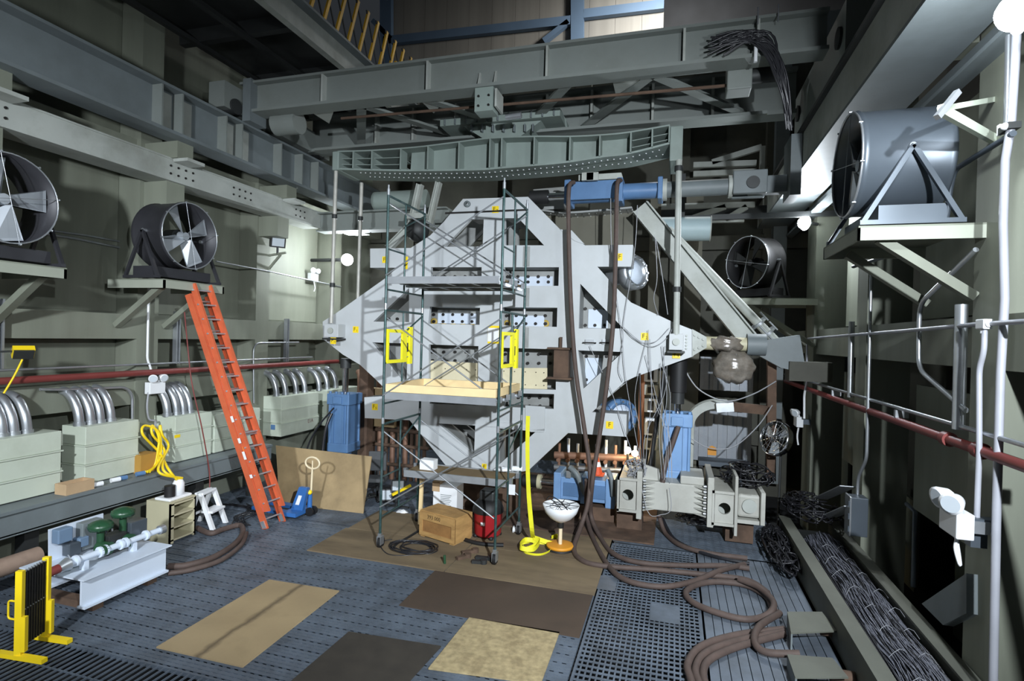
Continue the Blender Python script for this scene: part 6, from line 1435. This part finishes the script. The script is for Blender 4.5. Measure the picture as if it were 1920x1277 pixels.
# sling hanging to the crate from the ladder foot: wood prop under the platform
c = pZ(787, 985, 0); thing1('timber_prop', MB().bar((c.x, 10.2, 0), (c.x+.02, 10.2, 1.1), .07, .05), TOE, 'thin timber prop standing under the lowest platform', 'prop')
# hose on the floor left
hose('black_hose', [Z(316, 1062), Z(350, 1060), Z(400, 1045), Z(440, 1020), Z(455, 1000), Z(450, 985), Z(420, 992), Z(395, 1000), Z(370, 990)], .05, HOSE, 'dark brown hose curving over the grating behind the white skid')
hose('black_hose', [Z(316, 1075), Z(360, 1068), Z(415, 1050), Z(452, 1022), Z(462, 1000)], .04, HOSE, 'second dark hose beside the one behind the white skid')
m = MB()
for k in range(9):
    a = random.uniform(0, 40); m.tube(spline([Z(430+a, 985, .03), Z(455+random.uniform(-20, 20), 970, .05), Z(470+random.uniform(-25, 25), 955, .03), Z(440+random.uniform(-40, 40), 945, .03)], 6), .012, 5)
tag(m.build('cable_tangle', CABLE), 'tangle of thin black cables on the floor beside the ladder foot', 'cables', kind='stuff')
hose('hydraulic_hose', [pY(622, 775, 11.6), pY(612, 800, 11.5), pY(606, 835, 11.45), pY(604, 870, 11.4)], .035, CABLE, 'dark hose hanging left of the left blue actuator')
hose('hydraulic_hose', [pY(626, 765, 11.55), pY(600, 795, 11.5), pY(582, 825, 11.45), pY(570, 860, 11.4)], .02, CABLE, 'thin dark hose slanting from the left blue actuator towards the ledge')

# office chair in the dark left of the scaffold
c = pZ(708, 938, 0); R = T('office_chair', 'dark grey office chair half hidden right of the leaning plywood', 'chair', c)
GSEAT = mat('chair_fabric', (78, 80, 82), .85, 0, .1, 4)
MB().cbox(c+V((-.05, .05, .48)), .46, .44, .09, .3).build('seat', GSEAT, R, .03); MB().cbox(c+V((-.15, .22, .85)), .42, .08, .46, .3).build('backrest', GSEAT, R, .03)
MB().cyl(c+V((-.05, .05, .1)), c+V((-.05, .05, .44)), .03, n=10).build('column', DARK, R); MB().bar(c+V((-.1, .2, .46)), c+V((-.15, .24, .7)), .05, .02).build('back_bar', DARK, R)
for i in range(5):
    t = i*1.257+.3; e = c+V((-.05+.27*math.cos(t), .05+.27*math.sin(t), .06)); MB().bar(c+V((-.05, .05, .1)), e+V((0, 0, .02)), .04, .03).build('base_arm', DARK, R); MB().ball(e-V((0, 0, .025)), .035, 10, 6).build('caster', BLACK, R)
# cord left of the ladder
hose('cord', [pX(346, 585, -9.3), pX(352, 650, -9.3), pX(360, 720, -9.2), pX(378, 800, -9.05), pX(392, 880, -9.0), pX(393, 915, -8.95)], .012, RED, 'thin dark red cord hanging left of the orange ladder', 'cord')
# traffic cone behind the hoses, standing on the lower actuator
CO = mat('cone_orange', (214, 82, 36), .6, 0, .06, 4)
_t = pY(1120, 884, MC); c = V((_t.x, MC, zc_lower+.30)); R = T('traffic_cone', 'small orange cone with white band behind the crossing hoses', 'cone', c)
MB().box(c.x-.15, c.x+.15, c.y-.15, c.y+.15, c.z, c.z+.02).build('base', CO, R); MB().lathe([(.12, .02), (.075, .18)], c, (0, 0, 1), 18).build('lower_cone', CO, R); MB().lathe([(.077, .18), (.05, .28)], c, (0, 0, 1), 18).build('white_band', WHITE, R); MB().lathe([(.05, .28), (.02, .38), (.001, .38)], c, (0, 0, 1), 18).build('tip', CO, R)
# marks on junction boxes
p_ = pX(582, 789, -9.449); k_ = [o for o in bpy.data.objects if o.name.startswith('junction_box') and 'tall green' in o.get('label', '')][0]
lettering('E1A', .14, (-9.448, p_.y, p_.z), (0, 1, 0), (0, 0, 1), RED, k_)
k_ = [o for o in bpy.data.objects if o.name.startswith('junction_box') and 'left of the orange' in o.get('label', '')][0]
p_ = pX(332, 818, -9.449); MB().box(-9.45, -9.446, p_.y-.06, p_.y+.07, p_.z-.03, p_.z+.03).build('yellow_sticker', YEL, k_)
p_ = pY(760, 493, 9.6); MB().bar((X0, p_.y, p_.z-.12), (X0, p_.y, p_.z+.12), .05, .02).build('yellow_tag', YEL, SC)
